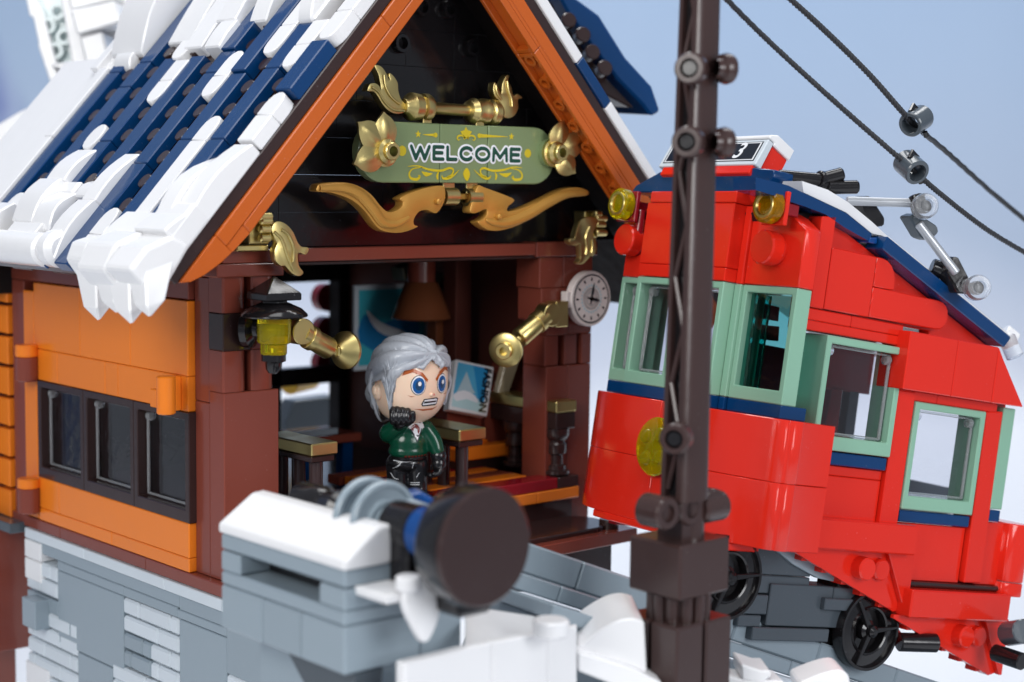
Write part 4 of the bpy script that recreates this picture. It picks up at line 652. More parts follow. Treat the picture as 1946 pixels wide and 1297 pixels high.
# gold flowers on the sign ends
def petal(name, base, tip, w, y, parent, lift=.35):
    b, t = Vector(base), Vector(tip); ax = t - b; nn = Vector((-ax.y, ax.x)).normalized(); bm = bmesh.new(); G = []
    for i in range(11):
        s = i / 10; wd = w * (math.sin(math.pi * min(1, s * .92 + .12)) ** .7) * (1 if s < .9 else (1 - s) * 10 * .8 + .05); row = []
        for j in range(9):
            u_ = (j - 4) / 4; p = b + ax * s + nn * wd * u_; yy = y - lift * s - .07 * (1 - u_ * u_) * math.sin(math.pi * min(s + .1, 1)) - (.05 * math.exp(-(u_ * 7) ** 2) if .25 < s < .8 else 0); row.append(bm.verts.new((p.x, yy, p.y)))
        G.append(row)
    for i in range(10):
        for j in range(8): bm.faces.new([G[i][j], G[i + 1][j], G[i + 1][j + 1], G[i][j + 1]])
    bmesh.ops.recalc_face_normals(bm, faces=bm.faces); bmesh.ops.solidify(bm, geom=bm.faces[:], thickness=.1); return finish(name, bm, GOLD, parent, ang=.9)
YF = -3.15
for lab, c, tips in (('gold three-petalled flower stud over the left end of the welcome sign', [(5.37, 11.97)][0], [(5.16, 13.23), (4.14, 12.87), (3.98, 11.55)]), ('gold three-petalled flower stud over the right end of the welcome sign', [(12.81, 12.08)][0], [(13.06, 13.23), (14.18, 12.64), (13.69, 11.37)])):
    F = thing('gold_flower', lab, 'flower ornament', (c[0], YF, c[1]), group='gold flowers on the sign')
    for t in tips: petal('petal', Vector(c) + (Vector(t) - Vector(c)) * .12, t, .47, YF + .05, F, .10)
    lathe('ring', [(.17, -.5), (.17, .30), (.26, .30), (.29, .26), (.29, .12), (.40, .04), (.42, -.1), (.5, -.12), (.5, -.25), (.3, -.4)], (c[0], YF, c[1]), (c[0], YF - 1, c[1]), GOLD, F, seg=32)
    rod('stud', (c[0], YS + .05, c[1]), (c[0], YF + .2, c[1]), .5, OLIVE, F, seg=28)
# gold torch bar above the sign
TB = thing('gold_finial_bar', 'horizontal gold bar with ringed ends and upswept flames above the welcome sign', 'ornament', [(8.68, -2.4, 13.51)][0])
ba, bb2 = Vector([(6.56, -2.4, 13.47)][0]), Vector([(10.86, -2.4, 13.41)][0]); bl_ = (bb2 - ba).length
pf = [(0, 0), (.24, 0), (.28, .1), (.42, .22), (.47, .3), (.44, .62), (.36, .66), (.36, .72), (.46, .76), (.46, 1.0), (.40, 1.1), (.24, 1.14), (.2, 1.2), (.2, bl_ - 1.55), (.34, bl_ - 1.5), (.44, bl_ - 1.3), (.4, bl_ - 1.05), (.44, bl_ - .95), (.44, bl_ - .75), (.34, bl_ - .7), (.34, bl_ - .62), (.44, bl_ - .55), (.44, bl_ - .3), (.3, bl_ - .12), (0, bl_)]
lathe('bar', pf, ba, bb2, GOLD, TB, seg=30)
def flame(name, pts, y, th, parent, veins=(), m=None):
    o = prism(name, closedsmooth(pts, 3), y, y + th, m or GOLD, parent, bev=.055, seg=2, smooth=True)
    for v in veins: finish('groove', tubebm([(p[0], y - .01, p[1]) for p in smoothpath(v, 4)], .055, 8, flat=.8), m or GOLD, o)
    return o
flame('flame', [(5.31, 14.72), (5.57, 14.7), (5.76, 14.52), (5.93, 14.25), (5.9, 14.5), (6.08, 14.42), (6.25, 14.21), (6.28, 13.96), (6.39, 13.69), (6.55, 13.56), (6.61, 13.4), (6.53, 13.27), (6.21, 13.21), (5.89, 13.3), (5.65, 13.49), (5.47, 13.72), (5.3, 13.88), (5.06, 13.89), (5.04, 13.96), (5.14, 14.12), (5.35, 14.15), (5.51, 14.06), (5.58, 13.94), (5.54, 14.2), (5.46, 14.45)], -2.5, .3, TB, ([(5.67, 14.43), (5.73, 14.09), (5.97, 13.75), (6.33, 13.53)], [(5.18, 14.03), (5.45, 13.89), (5.69, 13.59), (6.05, 13.35), (6.53, 13.32)]))
flame('flame', [(10.78, 13.43), (10.68, 13.79), (10.48, 13.95), (10.39, 14.18), (10.45, 14.44), (10.61, 14.25), (10.77, 14.06), (10.8, 14.39), (10.96, 14.67), (11.12, 14.71), (11.08, 14.52), (11.23, 14.28), (11.31, 14.02), (11.51, 14.09), (11.74, 13.96), (11.54, 13.89), (11.55, 13.59), (11.36, 13.32), (11.05, 13.23), (10.84, 13.3)], -2.5, .3, TB, ([(10.99, 14.5), (11.05, 14.21), (11.19, 13.91), (11.24, 13.65)], [(10.47, 14.34), (10.54, 14.08), (10.75, 13.86)]))
for px in (805, 905):
    c1 = Vector(ba).lerp(bb2, (px - 766) / 187.0); bm = bmesh.new(); tubebm([(c1.x, c1.y - .30 * math.cos(a), c1.z + .30 * math.sin(a)) for a in [-.9 + j * .5 for j in range(8)]] , .06, 8, bm); o = finish('clip', bm, GOLD, TB)
    brick('clip', c1.x - .19, c1.x + .19, c1.y - .18, c1.y - .08, zt_ - .1, c1.z - .1, GOLD, TB); lathe('clip', [(.27, -.19), (.33, -.19), (.33, .19), (.27, .19)], c1, c1 + Vector((1, 0, 0)), GOLD, TB)
# gold horns under the sign
def horn(lab, pts, ridge, kn):
    o = flame('gold_horn', pts, -2.75, .42, None, (), PGOLD); o['label'] = lab; o['category'] = 'horn ornament'; o['group'] = 'gold horns under the sign'
    P = smoothpath([(p[0], -2.76, p[1]) for p in ridge], 6); n_ = len(P); finish('ridge', tubebm(P, [.05 + .16 * math.sin(math.pi * min(1, i / n_ * .9 + .1)) for i in range(n_)], 10, flat=.7), PGOLD, o)
    rod('pin', (kn[0], -2.7, kn[1]), (kn[0], -2.95, kn[1]), .1, PGOLD, o)
horn('long curved gold horn under the left half of the sign', [(2.9, 10.8), (3.06, 10.92), (3.87, 10.97), (4.47, 10.87), (5.0, 10.6), (5.38, 10.23), (5.69, 10.03), (6.01, 10.06), (6.26, 10.2), (6.3, 10.35), (6.18, 10.46), (6.55, 10.63), (7.35, 10.83), (7.94, 10.89), (8.09, 10.74), (8.05, 10.36), (7.73, 9.98), (7.36, 10.08), (7.0, 10.04), (6.77, 9.79), (6.78, 9.6), (6.93, 9.53), (6.25, 9.35), (5.54, 9.4), (5.16, 9.62), (4.77, 10.05), (4.24, 10.41), (3.5, 10.63), (2.93, 10.67)], [(2.99, 10.78), (3.87, 10.8), (4.54, 10.59), (5.08, 10.11), (5.46, 9.71), (6.01, 9.64), (6.56, 9.85)], [(7.7, 10.37)][0])
horn('long curved gold horn under the right half of the sign', [(9.53, 10.9), (9.85, 10.84), (11.1, 10.49), (11.14, 10.34), (10.91, 10.19), (10.93, 10.03), (11.62, 10.15), (12.52, 10.44), (13.44, 10.78), (14.19, 10.88), (14.74, 10.77), (14.73, 10.59), (13.91, 10.56), (13.17, 10.36), (12.35, 9.96), (11.45, 9.56), (10.57, 9.37), (9.96, 9.41), (9.53, 9.66), (9.74, 9.76), (9.94, 9.92), (9.9, 10.11), (9.44, 9.97), (9.18, 10.03), (9.3, 10.42)], [(14.62, 10.68), (13.63, 10.63), (12.71, 10.33), (11.8, 9.93), (10.92, 9.67), (10.22, 9.67), (9.87, 9.77)], [(10.39, 9.85)][0])
CB = thing('gold_clip_pair', 'pair of small gold clips between the two horns below the sign', 'clip', [(8.84, -2.5, 10.51)][0])
for c in [(8.45, -2.5, 10.53), (9.47, -2.5, 10.51)]:
    c = Vector(c); lathe('clip', [(.2, -.28), (.30, -.28), (.30, .28), (.2, .28)], c, c + Vector((1, 0, 0)), GOLD, CB, seg=26); brick('clip_strap', c.x - .26, c.x + .26, c.y - .02, c.y + .08, c.z + .1, zb_ + .2, GOLD, CB)
brick('clip_bar', [(8.35, -2.4, 10.53)][0][0], [(9.75, -2.4, 10.53)][0][0], -2.5, -2.2, [(8.35, -2.4, 10.53)][0][2] - .1, [(8.35, -2.4, 10.53)][0][2] + .1, PGOLD, CB)
# corner flame brackets
for lab, pts, vs, q in (('gold flame bracket at the top of the left porch column', [(1.25, 9.48), (1.34, 9.7), (1.54, 9.75), (1.8, 9.65), (2.04, 9.42), (2.2, 9.12), (2.35, 8.96), (2.59, 8.93), (2.62, 8.83), (2.5, 8.7), (2.23, 8.76), (2.25, 8.38), (2.42, 8.17), (2.37, 8.08), (2.23, 8.04), (1.98, 8.14), (1.74, 8.37), (1.59, 8.37), (1.41, 8.53), (1.35, 8.83), (1.45, 9.08), (1.36, 9.23)], ([(1.59, 9.5), (1.86, 9.32), (2.04, 8.94), (2.04, 8.49)], [(1.33, 9.43), (1.62, 9.17), (1.8, 8.72), (2.04, 8.23)]), ([(0.86, -2.6, 9.9), (0.89, -2.6, 9.76), (0.86, -2.6, 9.51), (0.86, -2.6, 9.24)], [(1.31, -2.6, 9.9), (1.31, -2.6, 9.75), (1.27, -2.6, 9.5), (1.25, -2.6, 9.23)])),
        ('gold flame bracket at the top of the right porch column', [(15.38, 9.65), (15.29, 9.74), (14.96, 9.82), (14.55, 9.75), (14.39, 9.57), (14.28, 9.31), (14.17, 9.05), (13.93, 9.04), (13.94, 8.88), (14.21, 8.78), (14.45, 8.84), (14.5, 8.58), (14.5, 8.31), (14.38, 8.17), (14.59, 8.11), (14.91, 8.32), (14.99, 8.41), (15.12, 8.4), (15.28, 8.59), (15.25, 8.89), (15.1, 9.16), (15.18, 9.36)], ([(14.91, 9.45), (14.73, 9.1), (14.78, 8.75), (14.75, 8.46)], [(15.06, 8.98), (15.07, 8.74), (15.03, 8.51)]), ([(15.21, -2.6, 9.92), (15.29, -2.6, 9.77), (15.3, -2.6, 9.54), (15.31, -2.6, 9.24)], [(15.58, -2.6, 9.92), (15.84, -2.6, 9.77), (15.78, -2.6, 9.5), (15.85, -2.6, 9.22)]))):
    B_ = thing('flame_bracket', lab, 'bracket', (q[0][0][0], -2.4, q[0][3][2]), group='gold flame brackets')
    flame('flame', pts, -2.7, .28, B_, vs)
    for a, b in zip(q[0], q[1]): rod('hinge_bar', a, (b[0], b[1], a[2]), .13, GOLD, B_, seg=16)
    x_ = sorted((q[0][0][0], q[1][0][0])); brick('bracket_plate', x_[0] - .6, x_[1] + .1, -2.3, -1.75, q[0][3][2] - .42, q[0][3][2] - .22, GOLD, B_); brick('bracket_plate', x_[0] - .2, x_[1] + .1, -2.35, -1.75, q[0][3][2] - .2, q[0][0][2] + .1, GOLD, B_)
# ================================================================ clock
cc = Vector([(15.66, -2.1, 6.78)][0]); r_ = 1.03
CK = thing('wall_clock', 'round pale clock with black hands showing quarter past twelve on the right column', 'clock', cc)
lathe('clock_body', [(0, -.4), (.86, -.4), (.92, -.34), (r_, -.3), (r_, -.04), (r_ - .04, 0), (0, 0)], cc, cc + Vector((0, -1, 0)), PINKW, CK, seg=56); brick('clock_clip', cc.x - 1.2, cc.x - .6, cc.y + .05, cc.y + .4, cc.z - .3, cc.z + .3, PINKW, CK)
def ring2(r0, r1, y, m, name, parent, c):
    bm = bmesh.new(); n_ = 56; A = [[bm.verts.new((c.x + r * math.cos(2 * math.pi * k / n_), y, c.z + r * math.sin(2 * math.pi * k / n_))) for k in range(n_)] for r in (r0, r1)]
    for k in range(n_): bm.faces.new([A[0][k], A[0][(k + 1) % n_], A[1][(k + 1) % n_], A[1][k]])
    bmesh.ops.solidify(bm, geom=bm.faces[:], thickness=.004); return finish(name, bm, m, parent)
ring2(.86, .91, cc.y - .008, INKN, 'rim_ring', CK, cc); ring2(.35, .38, cc.y - .008, INKL, 'dial_ring', CK, cc); ring2(.24, .265, cc.y - .008, INKL, 'dial_ring', CK, cc)
for k in range(24):
    a = k * math.pi / 12; p = [(cc.x + rr * math.sin(a + da), cc.z + rr * math.cos(a + da)) for rr, da in ((.47, -.1), (.56, 0), (.47, .1), (.45, .0))]; prism('gear_tooth', p, cc.y - .010, cc.y, INKL, CK, bev=0)
for k in range(12):
    a = k * math.pi / 6; p = [(cc.x + rr * math.sin(a) + w * math.cos(a), cc.z + rr * math.cos(a) - w * math.sin(a)) for rr, w in ((.66, -.03), (.78, -.03), (.78, .03), (.66, .03))]; prism('hour_mark', p, cc.y - .012, cc.y, INKB, CK, bev=0)
for a, ln, w, t in ((.22, .60, .035, .2), (1.78, .46, .045, .2)):
    d = Vector((math.sin(a), math.cos(a))); nn = Vector((d.y, -d.x)); c2 = Vector((cc.x, cc.z)); p = [c2 - d * t + nn * w * .7, c2 - d * t - nn * w * .7, c2 + d * ln * .55 - nn * w * 1.5, c2 + d * ln, c2 + d * ln * .55 + nn * w * 1.5]; prism('hand', [tuple(v) for v in p], cc.y - .02, cc.y, INKB, CK, bev=0)
ring2(0.001, .09, cc.y - .024, INKB, 'hub', CK, cc)
# ================================================================ lantern
lp = [(1.33, -2.7, 8.09), (1.33, -2.7, 7.34), (1.33, -2.7, 7.05), (1.33, -2.7, 6.85), (1.31, -2.7, 6.2), (1.19, -2.7, 5.62), (1.15, -2.7, 5.39), (1.15, -2.7, 5.13), (0.07, -2.7, 6.39)]
LN = thing('wall_lantern', 'black lantern with a clear yellow cylinder and pyramid roof on the left column', 'lantern', lp[7])
lx, ly = lp[1][0], -2.7
bm = bmesh.new(); hw = .62; z0 = lp[1][2]; z1 = z0 + .22; ap = bm.verts.new((lx, ly, lp[0][2])); A = [bm.verts.new((lx + a * hw, ly + b * hw, z1)) for a, b in ((-1, -1), (1, -1), (1, 1), (-1, 1))]; B = [bm.verts.new((v.co.x, v.co.y, z0)) for v in A]
for k in range(4): bm.faces.new([A[k], A[(k + 1) % 4], ap]); bm.faces.new([B[k], B[(k + 1) % 4], A[(k + 1) % 4], A[k]])
bm.faces.new(B); bmesh.ops.rotate(bm, cent=(lx, ly, 0), matrix=Matrix.Rotation(-.05, 3, 'Z'), verts=bm.verts); bmesh.ops.recalc_face_normals(bm, faces=bm.faces); bevel(bm, .03); finish('roof', bm, BLACK, LN, ang=.3)
rod('neck', (lx, ly, lp[2][2]), (lx, ly, z0), .4, BLACK, LN); zb2 = lp[3][2]
lathe('brim', [(0, .45), (.45, .4), (.85, .22), (1.02, .06), (1.04, .0), (1.0, -.04), (.9, .0), (.4, .08), (0, .08)], (lx, ly, zb2), (lx, ly, zb2 + 1), BLACK, LN, seg=44)
lathe('lamp_glass', [(0, 0), (.36, 0), (.41, .05), (.41, .34), (.50, .38), (.52, .42), (.52, zb2 - lp[5][2]), (0, zb2 - lp[5][2])], (lx - .02, ly, lp[5][2]), (lx, ly, lp[5][2] + 1), YELL, LN, seg=36)
lathe('finial', [(0, -.62), (.16, -.58), (.24, -.45), (.26, -.25), (.38, -.2), (.38, 0), (0, 0)], (lx - .02, ly, lp[5][2] + .02), (lx, ly, lp[5][2] + 1), BLACK, LN)
ac = Vector((1.05, -1.55, lp[8][2])); lathe('arm_mount', [(0, 0), (.62, 0), (.62, .22), (.45, .3), (.36, .34), (.36, .5), (.2, .6), (.16, 1.3), (0, 1.3)], ac, ac + Vector((.5, -.75, 0)), BLACK, LN, seg=8 * 3)
rod('arm', ac + Vector((.2, -.4, 0)), (lx - .3, ly, lp[4][2]), .17, BLACK, LN)
# ================================================================ gold wall arms
def arm(lab, pts, disc_c, disc_d, yj):
    G = thing('wall_bracket', lab, 'lamp arm', pts[0], group='gold jointed arms on the columns'); p0, p1, p2 = [Vector(p) for p in pts]
    rod('elbow_joint', p0 + Vector((0, .26, 0)), p0 + Vector((0, -.30, 0)), .42, GOLD, G, seg=36, bev=.03); d = (p1 - p0).normalized()
    finish('sleeve', tubebm([p0 + d * .15, p0 + d * .5, p1 - d * .05, p1], [.36, .34, .36, .33], 24), GOLD, G); rod('cuff', p0 + d * .38, p0 + d * .62, .40, GOLD, G, seg=24, bev=.02)
    finish('wrist', tubebm([p1, p1.lerp(p2, .5) + Vector((0, 0, -.06)), p2], .16, 14), GOLD, G); dd = Vector(disc_d).normalized(); c = Vector(disc_c)
    lathe('flange', [(.0, -.42), (.2, -.42), (.3, -.35), (.62, -.02), (.62, .08), (.56, .12), (.30, .14), (.30, .3), (.27, .33), (.15, .33), (.15, .1), (0, .1)], c, c + dd, GOLD, G, seg=36)
    brick('knuckle', p2.x - .2, p2.x + .2, p2.y - .25, p2.y + .1, p2.z - .18, p2.z + .18, GOLD, G, bev=.05); return G
a1_ = arm('gold jointed arm reaching right from the left porch column', [(2.52, -2.3, 6.27), (3.72, -2.3, 5.63), (4.09, -2.3, 5.54)], [(4.32, -2.3, 5.56)][0], (1, .25, -.05), 0)
a2_ = arm('gold jointed arm reaching down and left from the right porch column', [(13.34, -2.2, 6.31), (11.98, -2.2, 5.51), (11.63, -2.2, 5.23)], [(11.3, -2.3, 5.16)][0], (-.9, -.5, -.1), 0)
brick('arm_block', *sorted([[(13.78, -1.9, 6.23)][0][0], [(14.42, -1.9, 6.2)][0][0]]), -2.2, -1.62, [(14.16, -1.9, 5.81)][0][2], [(14.14, -1.9, 6.75)][0][2], GOLD, a2_); brick('arm_block', [(2.47, -1.9, 6.41)][0][0] - .3, [(2.47, -1.9, 6.41)][0][0] + .2, -2.2, -1.5, [(2.63, -1.9, 5.89)][0][2], [(2.64, -1.9, 6.57)][0][2], GOLD, a1_)
# ================================================================ porch: steps and rails
PO = thing('porch', 'dark brown porch with orange and dark red step plates below the house opening', 'porch', (11, -3, -3))
sp = [(15.11, -2.2, -0.58), (15.08, -2.2, -0.16), (14.06, -2.2, -0.27), (14.05, -2.2, 0.24), (12.34, -2.2, -0.65), (11.68, -2.2, -0.2), (15.15, -2.2, 0.21), (12.99, -2.2, -0.61), (16.26, -2.2, -1.12)]
xR = sp[0][0]; zo0, zo1 = sp[0][2], sp[1][2]
for a, b in ((2.4, 6.6), (6.6, 10.6), (10.6, sp[7][0]), (sp[7][0], xR)): brick('step_plate', a, b, -2.2, -1.0, zo0, zo1, ORANGE, PO)
brick('step_plate', 8.4, sp[2][0], -2.15, -1.2, zo1, zo1 + .42, DRED, PO); brick('step_plate', sp[2][0], xR, -2.18, -1.2, zo1, zo1 + .42, DBROWN, PO); brick('step_plate', 2.4, 8.4, -2.15, -1.2, zo1, zo1 + .42, DBROWN, PO)
for k, m_ in enumerate((ORANGE, BROWN, ORANGE, DRED, ORANGE, BROWN)): brick('floor_plate', 8.8 - .2 * k, 13.4, -1.18 + .8 * k, -.4 + .8 * k, zo1 + .1, zo1 + .44, m_, PO)
brick('step_block', 2.4, xR - .2, -2.05, -1.0, zo0 - .9, zo0, DBROWN, PO); brick('step_block', 2.4, xR + .5, -1.9, -1.0, zo0 - 2.4, zo0 - .9, DBROWN, PO)
rp_ = [(10.92, -4.3, -1.19), (13.98, -4.3, -1.26), (14.97, -4.3, -0.91), (13.99, -4.3, -1.59), (11.0, -4.3, -1.55)]
zt2, zb3 = (rp_[0][2] + rp_[1][2]) / 2, (rp_[3][2] + rp_[4][2]) / 2; xe = rp_[1][0]; rr2 = 1.15
prism('round_plate', [(2.5, -4.3), (xe, -4.3)] + [(xe + rr2 * math.sin(a), -4.3 + rr2 - rr2 * math.cos(a)) for a in [j * math.pi / 10 for j in range(1, 11)]] + [(xe - .4, -2.0), (xe - .5, -2.0)] + [(2.5, -2.0)], zb3, zt2, DBROWN, PO, axis='Z', bev=.03, smooth=True)
lp2 = [(12.03, -4.7, -1.85), (15.67, -4.7, -1.81), (15.66, -4.7, -1.48), (15.05, -4.7, -1.26)]
brick('porch_plank', 2.5, lp2[1][0], -4.7, -3.0, lp2[1][2] - .05, lp2[2][2] + .08, BROWN, PO); sp2 = Vector((lp2[1][0] - .8, -4.0, lp2[2][2])); rod('stud', sp2, sp2 + Vector((0, 0, .42)), .36, DBROWN, PO); brick('porch_base', 2.5, lp2[1][0] - .6, -4.0, -1.0, lp2[1][2] - 1.3, lp2[1][2] - .05, DBROWN, PO)
def turned(x, y, z0, z1, parent, m=None):
    h = z1 - z0; pr = [(0, 0), (.46, 0), (.5, .05), (.5, .16), (.36, .2), (.36, .34), (.25, .40), (.25, h * .42), (.36, h * .46), (.38, h * .52), (.38, h * .66), (.33, h * .7), (.33, h * .74), (.42, h * .78), (.48, h * .86), (.48, h), (0, h)]
    return lathe('turned_leg', pr, (x, y, z0), (x, y, z0 + 1), m or DBROWN, parent, seg=28)
zf = zo1 + .44
RL = [(3.22, -2.0, 2.53), (4.28, -2.0, 2.56), (3.22, -2.0, 2.1)]; x0, x1 = RL[0][0], RL[1][0]; zt3 = (RL[0][2] + RL[1][2]) / 2
def rail(lab, x0, x1, y0, y1, zt, metal=True):
    G = thing('porch_rail', lab, 'railing', ((x0 + x1) / 2, y0, zf), group='porch rails with gold tops')
    brick('rail_top', x0, x1, y0, y1, zt - .42, zt, GOLD, G, bev=.04)
    if metal:
        brick('rail_plate', x0 + .03, x1 - .1, y0 + .05, y1, zt - .64, zt - .43, DBROWN, G)
        yy = y0 + .4
        while yy < y1: rod('rail_leg', (x0 + .45, yy, zf - .4), (x0 + .45, yy, zt - .6), .23, mat('polished_brown_plastic', (.05, .03, .03), rough=.08, dust=False), G, seg=22); yy += 1.0
    else:
        brick('rail_plate', x0 + .03, x1 - .03, y0 + .03, y1, zt - 1.05, zt - .43, DBROWN, G); turned(x0 + .5, y0 + .5, zf, zt - 1.05, G); turned(x0 + .5, y0 + 2.8, zf, zt - 1.05, G)
    return G
rail('gold-topped rail with slim polished legs beside the left brown column', x0, x1, -2.0, 1.0, zt3)
RM = [(9.64, -2.0, 2.43), (10.69, -2.0, 2.42)]; rail('gold-topped rail with slim polished legs right behind the figure', RM[0][0] - .2, RM[1][0], -2.0, 1.0, (RM[0][2] + RM[1][2]) / 2)
RR = [(13.96, -2.1, 3.12), (15.02, -2.1, 3.01)]; rail('gold-topped rail on turned dark brown legs in front of the right column', RR[0][0], RR[1][0], -2.1, 1.7, (RR[0][2] + RR[1][2]) / 2, metal=False)
# ================================================================ things inside the house
po = [(11.83, 7.4, 6.87), (15.19, 7.4, 6.75), (15.22, 7.4, 3.33), (11.84, 7.4, 3.43)]
PT = thing('wall_poster', 'blue poster of a curved white shape behind the silver-haired figure', 'poster', po[3])
px0, px1, pz0, pz1 = po[0][0], po[1][0] + .4, po[3][2], po[0][2]
brick('poster_sheet', px0, px1, 7.4, 7.6, pz0, pz1, LGREY, PT); yq = 7.39
prism('print', [(px0 + .2, pz0 + .2), (px1 - .2, pz0 + .2), (px1 - .2, pz1 - .2), (px0 + .2, pz1 - .2)], yq - .01, yq, INKC if False else mat('teal_ink', (.06, .45, .55), dust=False), PT, bev=0)
prism('print', closedsmooth([(12.04, 4.61), (12.12, 5.45), (12.43, 5.68), (12.83, 5.24), (13.44, 5.34), (14.93, 5.53), (14.94, 4.44), (13.45, 4.05)], 2), yq - .02, yq - .01, mat('deep_blue_ink', (.02, .20, .45), dust=False), PT, bev=0)
prism('print', closedsmooth([(12.4, 5.85), (12.72, 5.63), (13.09, 5.36), (13.71, 5.11), (14.39, 4.86), (13.63, 4.73), (12.99, 4.98), (12.61, 5.38)], 2), yq - .03, yq - .02, INKW, PT, bev=0)
LS = thing('hanging_lamp', 'brown cone lampshade hanging inside behind the figure', 'lamp', [(12.97, 4.6, 5.57)][0])
lc_ = Vector([(12.97, 4.6, 5.69)][0]); lathe('lamp_shade', [(1.15, 0), (1.2, .05), (.65, 1.4), (.6, 1.45), (0, 1.45)], lc_, lc_ + Vector((0, 0, 1)), mat('shade_brown', (.16, .05, .02), dust=False), LS, seg=24); rod('lamp_stem', lc_ + Vector((0, 0, 1.4)), lc_ + Vector((0, 0, 4.5)), .55, BROWN, LS)
brick('lamp_stem', lc_.x + .6, lc_.x + 1.2, 4.4, 5.0, lc_.z - 3, lc_.z + .2, mat('shade_brown', (.2, .06, .02)), LS)
mg = [(12.28, 1.0, 4.41), (14.11, 1.0, 4.05), (13.32, 1.0, 2.23), (11.44, 1.0, 2.66)]
MGA = thing('magazine_stand', 'brown reading stand holding up the magazine tile to the right of the figure', 'stand', [(13.01, 1.4, 0.44)][0])
def quad(name, P, vec, m, parent, bev=.03): return polyobj(name, P, Vector(vec), m, parent, bev)
MG = thing('magazine', 'FASHION magazine tile with a blue mountain picture leaning on the brown stand', 'magazine', mg[3])
mv = [Vector(p) for p in mg]; mv[0].y += .6; mv[1] = mv[0] + mv[2] - mv[3]; ex = (mv[1] - mv[0]); ez = (mv[0] - mv[3]); nn_ = ex.cross(ez).normalized()
quad('cover', mv, -nn_ * .35, WHITE, MG)
def mq(name, pts, m, k):  # points in (u across, v up) of the cover
    P = [mv[3] + (mv[2] - mv[3]) * u + (mv[0] - mv[3]) * v + ((mv[1] - mv[0]) - (mv[2] - mv[3])) * u * v + nn_ * k for u, v in pts]; bm = bmesh.new(); bm.faces.new([bm.verts.new(p) for p in P]); bmesh.ops.triangulate(bm, faces=bm.faces[:]); return finish(name, bm, m, MG)
mq('print', [(.05, .07), (.72, .07), (.72, .95), (.05, .95)], INKC, .006); mq('print', [(.05, .07), (.86, .05), (.80, .3), (.05, .28)], mat('pale_ink', (.5, .72, .74), dust=False), .010); mq('print', [(.72, .25), (.86, .25), (.86, .95), (.45, .95), (.55, .7)], INKBL if False else mat('azure_ink', (.03, .27, .55), dust=False), .010)
mq('print', [(.12, .35), (.3, .8), (.5, .5), (.6, .4)], INKL, .014); mq('print', closedsmooth([(.05, .3), (.3, .42), (.6, .36), (.7, .22), (.4, .26), (.15, .18)], 2), INKW, .016)
tm = textmesh('FASHION', 1.0, .002, .035); xs = [v.co.x for v in tm.vertices]; w0 = max(xs) - min(xs); hgt = ez.length; tm.transform(Matrix.Diagonal((hgt * .88 / w0, .50, 1, 1)))
up_ = ex.normalized(); rt_ = -ez.normalized(); oo = mv[3] + (mv[2] - mv[3]) * .82 + (mv[0] - mv[3]) * .50 + nn_ * .05
tm.transform(Matrix(((rt_.x, up_.x, nn_.x, oo.x), (rt_.y, up_.y, nn_.y, oo.y), (rt_.z, up_.z, nn_.z, oo.z), (0, 0, 0, 1)))); link('lettering', tm, INKB, MG)
quad('stand_board', [(12.1, 1.9, 2.51), (14.21, 1.9, 1.98), (14.09, 1.9, 0.87), (13.83, 1.9, 0.79), (12.11, 1.9, 2.07)], (.2, 1.0, 0), BROWN, MGA); quad('stand_board', [(13.8, 1.6, 2.76), (15.38, 1.6, 5.1), (15.93, 1.6, 5.07), (15.84, 1.6, 2.6), (14.64, 1.6, 0.85), (13.69, 1.6, 1.25)], (.3, 1.0, 0), BROWN, MGA); quad('stand_edge', [(14.31, 1.2, 3.98), (15.02, 1.2, 5.15), (15.44, 1.2, 4.92), (14.6, 1.2, 3.05), (13.98, 1.2, 2.95)], (.1, .4, 0), TAN, MGA)
SP = thing('sparkling_panel', 'panel of white and blue clear facets standing behind the magazine', 'display panel', [(15.5, 5.0, 1.83)][0])
random.seed(3)
for i in range(7):
    for j in range(9):
        c = Vector([(14.97, 5.0, 4.26)][0]) + Vector((i * .26, 0, -j * .3 - .06 * i)); d_ = .22 + random.random() * .1; bm = bmesh.new(); ap = bm.verts.new(c + Vector((random.uniform(-.06, .06), -.14, random.uniform(-.06, .06)))); A = [bm.verts.new(c + Vector((a * .13, 0, b * .15))) for a, b in ((-1, -1), (1, -1), (1, 1), (-1, 1))]
        for k in range(4): bm.faces.new([A[k], A[(k + 1) % 4], ap])
        finish('facet', bm, random.choice([WHITE, WHITE, SILVER, INKL, INKC, PINKW]), SP, ang=.1)
brick('panel_back', [(14.7, 5.0, 4.27)][0][0], [(16.16, 5.0, 4.18)][0][0] + .3, 5.05, 5.3, [(15.5, 5.0, 1.4)][0][2], [(15.46, 5.0, 4.5)][0][2], LGREY, SP)
BN = thing('orange_bench', 'low orange bench plate inside behind the right rail', 'bench', [(13.72, 1.0, 0.01)][0]); ob_ = [(11.83, 1.0, 1.17), (15.19, 1.0, 1.12), (15.19, 1.0, 0.63)]
brick('bench_top', ob_[0][0], ob_[1][0], 1.0, 2.4, ob_[2][2], ob_[1][2], ORANGE, BN); brick('bench_top', ob_[0][0] - .3, ob_[1][0] - 1.3, 1.6, 2.6, ob_[1][2], ob_[1][2] + .4, ORANGE, BN); brick('bench_base', ob_[0][0] + .4, ob_[1][0] - .2, 1.3, 2.3, zf - .2, ob_[2][2], DBROWN, BN)
TBL = thing('inner_table', 'dark red-brown table with a blue grey edge inside on the left', 'table', [(9.97, 6.0, -0.29)][0]); tt = [(7.66, 6.0, 1.13), (11.18, 6.0, 1.21), (11.18, 6.0, 0.87)]
brick('table_top', tt[0][0] - 1, tt[1][0], 6, 8.5, tt[2][2], tt[1][2], BROWN, TBL); brick('table_edge', tt[0][0] - 1, tt[1][0] - 1.2, 5.9, 6.1, tt[1][2] + .05, tt[1][2] + .3, GREY, TBL)
